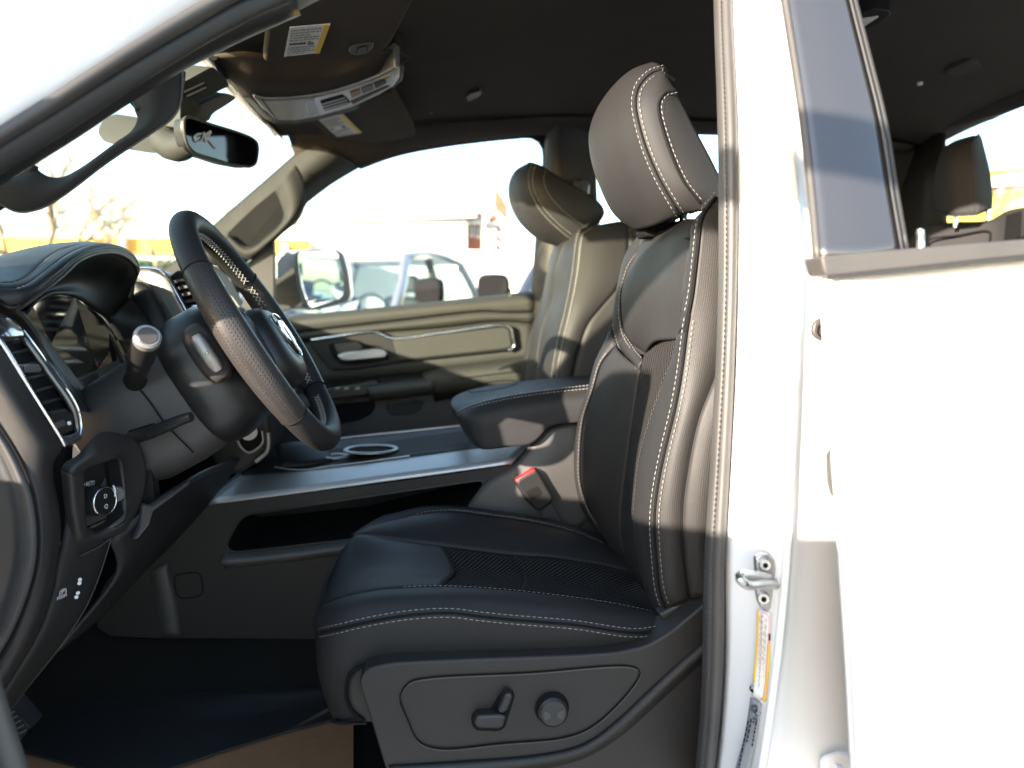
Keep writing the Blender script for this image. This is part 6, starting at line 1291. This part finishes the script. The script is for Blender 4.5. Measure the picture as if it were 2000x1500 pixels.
# ================================================================= OUTSIDE: PARKED PICKUPS
def pickup(label, paint, loc, rot, group):
    root = thing('parked_pickup', label, 'pickup', (0, 0, 0), group)
    def ring(x, hw, zb, zt, e=5):
        return [Vector((x, math.copysign(abs(math.cos(t)) ** (2 / e), math.cos(t)) * hw, (zb + zt) / 2 + math.copysign(abs(math.sin(t)) ** (2 / e), math.sin(t)) * (zt - zb) / 2)) for t in [2 * math.pi * i / 28 for i in range(28)]]
    loft('body', [ring(2.85, .80, .55, 1.02), ring(2.80, .92, .45, 1.10), ring(2.3, 1.0, .40, 1.17), ring(1.3, 1.0, .40, 1.26), ring(1.0, 1.0, .40, 1.30), ring(-1.6, 1.0, .40, 1.33), ring(-2.7, .99, .45, 1.36), ring(-2.85, .95, .5, 1.33)], paint, root)
    # cab corners: belt and roof
    B = {'fl': (1.12, .93, 1.28), 'fr': (1.12, -.93, 1.28), 'rl': (-1.45, .95, 1.32), 'rr': (-1.45, -.95, 1.32)}
    T = {'fl': (.28, .70, 1.90), 'fr': (.28, -.70, 1.90), 'rl': (-1.30, .72, 1.90), 'rr': (-1.30, -.72, 1.90)}
    for k_ in ('fl', 'fr', 'rl', 'rr'):
        tube('cab_pillar', [Vector(B[k_]), Vector(B[k_]).lerp(Vector(T[k_]), .5) + Vector((0, .02 if k_[1] == 'l' else -.02, .01)), Vector(T[k_])], .05, paint, root, n=10)
    for sgn in (1, -1):
        tube('cab_pillar', [Vector((-.10, sgn * .95, 1.30)), Vector((-.22, sgn * .74, 1.90))], .045, 'rubber_dark', root, n=5)
        for nm, q in (('front_side_glass', ((1.0, .945, 1.31), (-.06, .955, 1.33), (-.18, .75, 1.87), (.25, .74, 1.86))), ('rear_side_glass', ((-.14, .955, 1.33), (-1.38, .955, 1.35), (-1.26, .76, 1.87), (-.26, .75, 1.87)))):
            add(nm, [Vector((x, sgn * y, z)) for x, y, z in q], [(0, 1, 2, 3)], 'tinted_glass', root, smooth_=False)
        mh_ = loft('wing_mirror', [superring(Vector((.80 - t_, sgn * 1.14, 1.53)), Vector((0, 1, 0)), Vector((0, 0, 1)), w_, h_, 16, 4) for t_, w_, h_ in ((0.0, .13, .12), (.06, .145, .14), (.12, .14, .135))], 'ink', root)
        tube('mirror_arm', [Vector((.78, sgn * .96, 1.36)), Vector((.76, sgn * 1.12, 1.44))], .035, 'rubber_dark', root, n=4)
        for xw in (1.85, -1.75):
            c = Vector((xw, sgn * .86, .40))
            w_ = disc('wheel', c, (0, sgn, 0), .40, .20, 'tyre', root, n=28, bevel=.03)
            disc('wheel_rim', c + Vector((0, sgn * .19, 0)), (0, sgn, 0), .25, .02, 'steel', root, n=20, bevel=.01)
        plate('headlight', [Vector((2.83, sgn * .55, .98)), Vector((2.80, sgn * .88, 1.02)), Vector((2.78, sgn * .90, .86)), Vector((2.86, sgn * .55, .84))], 'chrome', root, depth=.06, direction=(-1, 0, 0), bevel=.01)
    sheet('roof', [[Vector((x, y, z + .03)) for x, z in ((.34, 1.87), (.0, 1.945), (-.6, 1.965), (-1.34, 1.90))] for y in (.76, .4, 0, -.4, -.76)], paint, root, n=14, k=14, outward=False, out=Vector((0, 0, 1)), solid=.04)
    add('windscreen', [Vector(B['fl']) + Vector((.02, 0, 0)), Vector(B['fr']) + Vector((.02, 0, 0)), Vector(T['fr']), Vector(T['fl'])], [(0, 1, 2, 3)], 'tinted_glass', root, smooth_=False)
    add('back_glass', [Vector(B['rl']), Vector(B['rr']), Vector(T['rr']), Vector(T['rl'])], [(0, 1, 2, 3)], 'tinted_glass', root, smooth_=False)
    box('dash_top', (.62, -.86, 1.20), (1.08, .86, 1.33), 'plastic', root, bevel=.03)
    for sgn in (1, -1):
        box('seat', (-.42, sgn * .42 - .25, .95), (-.22, sgn * .42 + .25, 1.50), 'leather', root, bevel=.05)
        box('headrest', (-.42, sgn * .42 - .13, 1.54), (-.32, sgn * .42 + .13, 1.74), 'leather', root, bevel=.04)
    tube('steering_ring', [Vector((.50 + math.cos(a) * .07, .42 + math.sin(a) * .18, 1.34 + math.cos(a) * .17)) for a in [i * .6 for i in range(10)]], .016, 'leather', root, n=30, closed=True)
    plate('grille', [Vector((2.87, .5, .98)), Vector((2.87, -.5, .98)), Vector((2.88, -.5, .72)), Vector((2.88, .5, .72))], 'gloss_black', root, depth=.06, direction=(-1, 0, 0), bevel=.01)
    box('bumper', (2.72, -.95, .42), (2.95, .95, .62), 'chrome', root, bevel=.05, seg=4)
    for i, (y, z) in enumerate(((.1, 1.36), (.30, 1.36))):
        plate('paper_on_dash', [Vector((1.02, y, 1.332)), Vector((.98, y + .16, 1.335)), Vector((.86, y + .15, 1.40 + i * .05)), Vector((.88, y, 1.40))], 'label_white', root, depth=.002, direction=(0, 0, -1), bevel=0)
    root.location = loc; root.rotation_euler = (0, 0, rot)
    return root
def pick_at(px_, Y): return W(px_, 600, Y).x
pickup('silver pickup parked nose towards the camera beyond the passenger window', 'paint_silver', (pick_at(720, 8.2) - .12, 8.4, 0), R(-112), 'pickups parked in the yard')
pickup('dark pickup parked at the right edge of the passenger window', 'paint_graphite', (pick_at(1080, 6.6) + .74, 6.9, 0), R(-104), 'pickups parked in the yard')
pickup('white pickup parked behind, seen in the passenger door mirror', 'paint_white', (6.2, 6.4, 0), R(184), 'pickups parked in the yard')

# ================================================================= OUTSIDE: BUILDINGS, POLES, TREES
def px_x(px_, Y): return W(px_, 600, Y).x
def px_z(py_, Y): return W(850, py_, Y).z
wb = thing('white_building', 'long white plastered building with low pitched roof across the yard', 'building', (px_x(750, 26), 26, 0))
x0, x1 = px_x(560, 26), px_x(912, 26)
box('wall', (x0, 26, 0), (x1, 40, px_z(432, 26)), 'render_white', wb)
rz0, rz1 = px_z(432, 26), px_z(408, 26)
rf = add('roof', [Vector(p) for p in ((x0 - .4, 25.6, rz0), (x1 + .3, 25.6, rz0 + .25), (x1 + .3, 33, rz1 + 1.2), (x0 - .4, 33, rz1 + .8), (x0 - .4, 40.4, rz0), (x1 + .3, 40.4, rz0 + .25))], [(0, 1, 2, 3), (3, 2, 5, 4)], 'roof_tin', wb, smooth_=False, solid=.15)
bb = thing('brick_building', 'red brick building with white-framed openings right of the white one', 'building', (px_x(950, 27), 27, 0))
bx0, bx1 = px_x(914, 27), px_x(944, 27)
BW = px_x(944, 27) - bx0
box('wall', (bx0, 27, 0), (bx1, 36, px_z(414, 27)), 'brick', bb)
box('wall', (px_x(972, 27), 27, 0), (px_x(992, 27), 36, px_z(398, 27)), 'brick', bb)
box('porch_back', (bx1, 28.4, 0), (px_x(972, 27), 36, px_z(440, 27)), 'render_white', bb)
add('gable', [Vector((px_x(966, 27), 26.98, px_z(400, 27))), Vector((px_x(990, 27), 26.98, px_z(400, 27))), Vector((px_x(984, 27), 26.98, px_z(386, 27))), Vector((px_x(968, 27), 26.98, px_z(362, 27)))], [(0, 1, 2, 3)], 'brick', bb, smooth_=False, solid=.3)
for i, (a, b_, c, d) in enumerate(((918, 926, 420, 462), (930, 938, 424, 464))):
    w_ = box('window', (px_x(a, 27), 26.94, px_z(d, 27)), (px_x(b_, 27), 26.99, px_z(c, 27)), 'post_white', bb)
    box('pane', (px_x(a + 1, 27), 26.90, px_z(d - 3, 27)), (px_x(b_ - 1, 27), 26.945, px_z(c + 3, 27)), 'dark_window', w_)
for i in range(4):
    zz = px_z(470 - i * 18, 27)
    tube('stair_brace', [Vector((px_x(968, 26.9), 26.7, zz)), Vector((px_x(990, 26.9), 26.7, zz - .35))], .07, 'post_white', bb, n=3, sides=6)
box('porch_beam', (px_x(914, 26), 26.5, px_z(436, 26.5)), (px_x(992, 26.5), 26.7, px_z(432, 26.5)), 'post_white', bb)
for x in (942, 950, 958, 966):
    box('porch_post', (px_x(x, 26.5), 26.5, 0), (px_x(x + 2, 26.5), 26.7, px_z(434, 26.5)), 'post_white', bb)
# white boundary wall
wl = box('boundary_wall', (px_x(800, 20), 20, 0), (px_x(1250, 20), 20.3, px_z(488, 20)), 'render_white', None, bevel=.02); tag(wl, 'white boundary wall behind the parked pickups', 'wall')
pl = tube('thin_pole', [Vector((px_x(893, 15), 15, 0)), Vector((px_x(893, 15), 15, px_z(492, 15)))], .05, 'steel', None, n=4); tag(pl, 'thin grey pole standing before the white boundary wall', 'pole')
# yellow-edged shed beyond the windshield
sh = thing('yellow_shed', 'long open shed with a yellow roof edge beyond the windshield', 'shed', (px_x(150, 22), 22, 0))
sx0, sx1 = px_x(-600, 22), px_x(606, 22)
box('yellow_fascia', (sx0, 22, px_z(497, 22)), (sx1, 22.2, px_z(470, 22)), 'yellow_paint', sh)
box('roof', (sx0, 22.2, px_z(474, 22)), (sx1, 29, px_z(471, 22)), 'roof_tin', sh)
box('back_wall', (sx0, 29, 0), (sx1, 29.2, px_z(490, 22)), 'render_white', sh)
for x in (-300, -60, 245, 400, 560):
    box('post', (px_x(x - 5, 21.8), 21.7, 0), (px_x(x + 5, 21.8), 21.95, px_z(452 if x == 245 else 480, 21.8)), 'post_white', sh)
for nm, x0_, x1_, h, lbl in (('hedge', 255, 345, 1.1, 'low green hedge in front of the yellow-edged shed'),):
    v_, f_ = [], []
    rnd = random.Random(5)
    a_, b2 = px_x(x0_, 19), px_x(x1_, 19); zb = px_z(545, 19)
    for i in range(2600):
        c = Vector((rnd.uniform(a_, b2), 19 + rnd.uniform(-.4, .4), rnd.uniform(.1, px_z(512, 19)))); s_ = rnd.uniform(.04, .1); b0 = len(v_)
        d1 = Vector((rnd.uniform(-1, 1), rnd.uniform(-1, 1), rnd.uniform(-1, 1))).normalized(); d2 = d1.orthogonal().normalized()
        v_ += [c - d1 * s_, c + d2 * s_ * .5, c + d1 * s_, c - d2 * s_ * .5]; f_.append((b0, b0 + 1, b0 + 2, b0 + 3))
    hg = thing(nm, lbl, 'hedge', (a_, 19, 0)); add('foliage', v_, f_, 'leaf', hg, smooth_=False)
    for i in range(8): tube('stem', [Vector((a_ + (b2 - a_) * (i + .5) / 8, 19, 0)), Vector((a_ + (b2 - a_) * (i + .5) / 8 + .05, 19, 1.4))], .03, 'bark', hg, n=3, sides=5)
# yellow building behind the rear window
yb = thing('yellow_building', 'yellow building with a pale eave seen through the rear window', 'building', (24, 26, 0))
ang = R(-38)
def yr(x, y, z): return Vector((24 + x * math.cos(ang) - y * math.sin(ang), 26 + x * math.sin(ang) + y * math.cos(ang), z))
def ybox(nm, lo, hi, mt_):
    o = box(nm, (0, 0, 0), (1, 1, 1), mt_, None)
    me = o.data; k_ = [yr(lo[0] if v.co.x < .5 else hi[0], lo[1] if v.co.y < .5 else hi[1], lo[2] if v.co.z < .5 else hi[2]) - yb.location for v in me.vertices]
    for v, c in zip(me.vertices, k_): v.co = c
    o.parent = yb
    return o
ybox('wall', (-12, 0, 0), (2, 8, 5.85), 'ochre_paint')
ybox('dark_beam', (-12, -.25, 5.78), (2, .1, 6.0), 'bark')  # dark brown beam below the eave
ybox('eave', (-12.4, -.8, 6.0), (2.4, 8.4, 6.38), 'label_white')
ybox('gutter', (-12.4, -.95, 6.4), (2.4, -.6, 6.6), 'ochre_paint')

def bare_tree(label, loc, height, seedv, lean=0.0):
    rnd = random.Random(seedv)
    t = thing('bare_tree', label, 'tree', loc, 'bare trees beyond the windshield')
    base = Vector(loc)
    tr_path = [base, base + Vector((lean * .3, .1, height * .18)), base + Vector((lean * .7, 0, height * .36))]
    tube('trunk', tr_path, [.28, .2, .15], 'bark', t, n=10, sides=9)
    V0, F0 = [], []
    def seg(a, b, r0, r1):
        tn = (b - a).normalized(); c = tn.orthogonal().normalized(); s = tn.cross(c); b0 = len(V0)
        for q, r_ in ((a, r0), (b, r1)):
            for an in range(4): V0.append(q + c * math.cos(an * 1.571) * r_ + s * math.sin(an * 1.571) * r_)
        for an in range(4): F0.append((b0 + an, b0 + (an + 1) % 4, b0 + 4 + (an + 1) % 4, b0 + 4 + an))
    def grow(p, d, ln, r_, lev):
        q = p; dd = d.copy()
        for i in range(3):
            dd = (dd + Vector((rnd.uniform(-.28, .28), rnd.uniform(-.28, .28), rnd.uniform(-.12, .2)))).normalized()
            q2 = q + dd * ln / 3; seg(q, q2, r_ * (1 - i * .2), r_ * (1 - (i + 1) * .2)); q = q2
            if lev < 4 and (i > 0 or lev > 0) and rnd.random() < .56:
                nd = (dd + Vector((rnd.uniform(-1, 1), rnd.uniform(-1, 1), rnd.uniform(-.5, .8))) * .9).normalized()
                grow(q, nd, ln * rnd.uniform(.55, .8), r_ * .55, lev + 1)
        if lev < 4:
            for _ in range(2 if lev < 2 else 1):
                nd = (dd + Vector((rnd.uniform(-1, 1), rnd.uniform(-1, 1), rnd.uniform(-.4, .7))) * .7).normalized()
                grow(q, nd, ln * rnd.uniform(.6, .85), r_ * .6, lev + 1)
    for i in range(4):
        a_ = i * 2 * math.pi / 4 + rnd.uniform(-.3, .3)
        grow(tr_path[-1], Vector((math.cos(a_) * .8, math.sin(a_) * .8, rnd.uniform(.45, 1.0))).normalized(), height * .24, .075, 0)
    cr_ = add('crown', V0, F0, 'bark', t, smooth_=True, angle=180); cr_['kind'] = 'stuff'
    return t
bare_tree('wide bare tree seen below the near grab handle', (px_x(60, 13), 13.0, 0), 4.6, 3)
bare_tree('bare tree seen just right of the mirror stem, partly hidden by it', (px_x(300, 17), 17.0, 0), 4.8, 11)
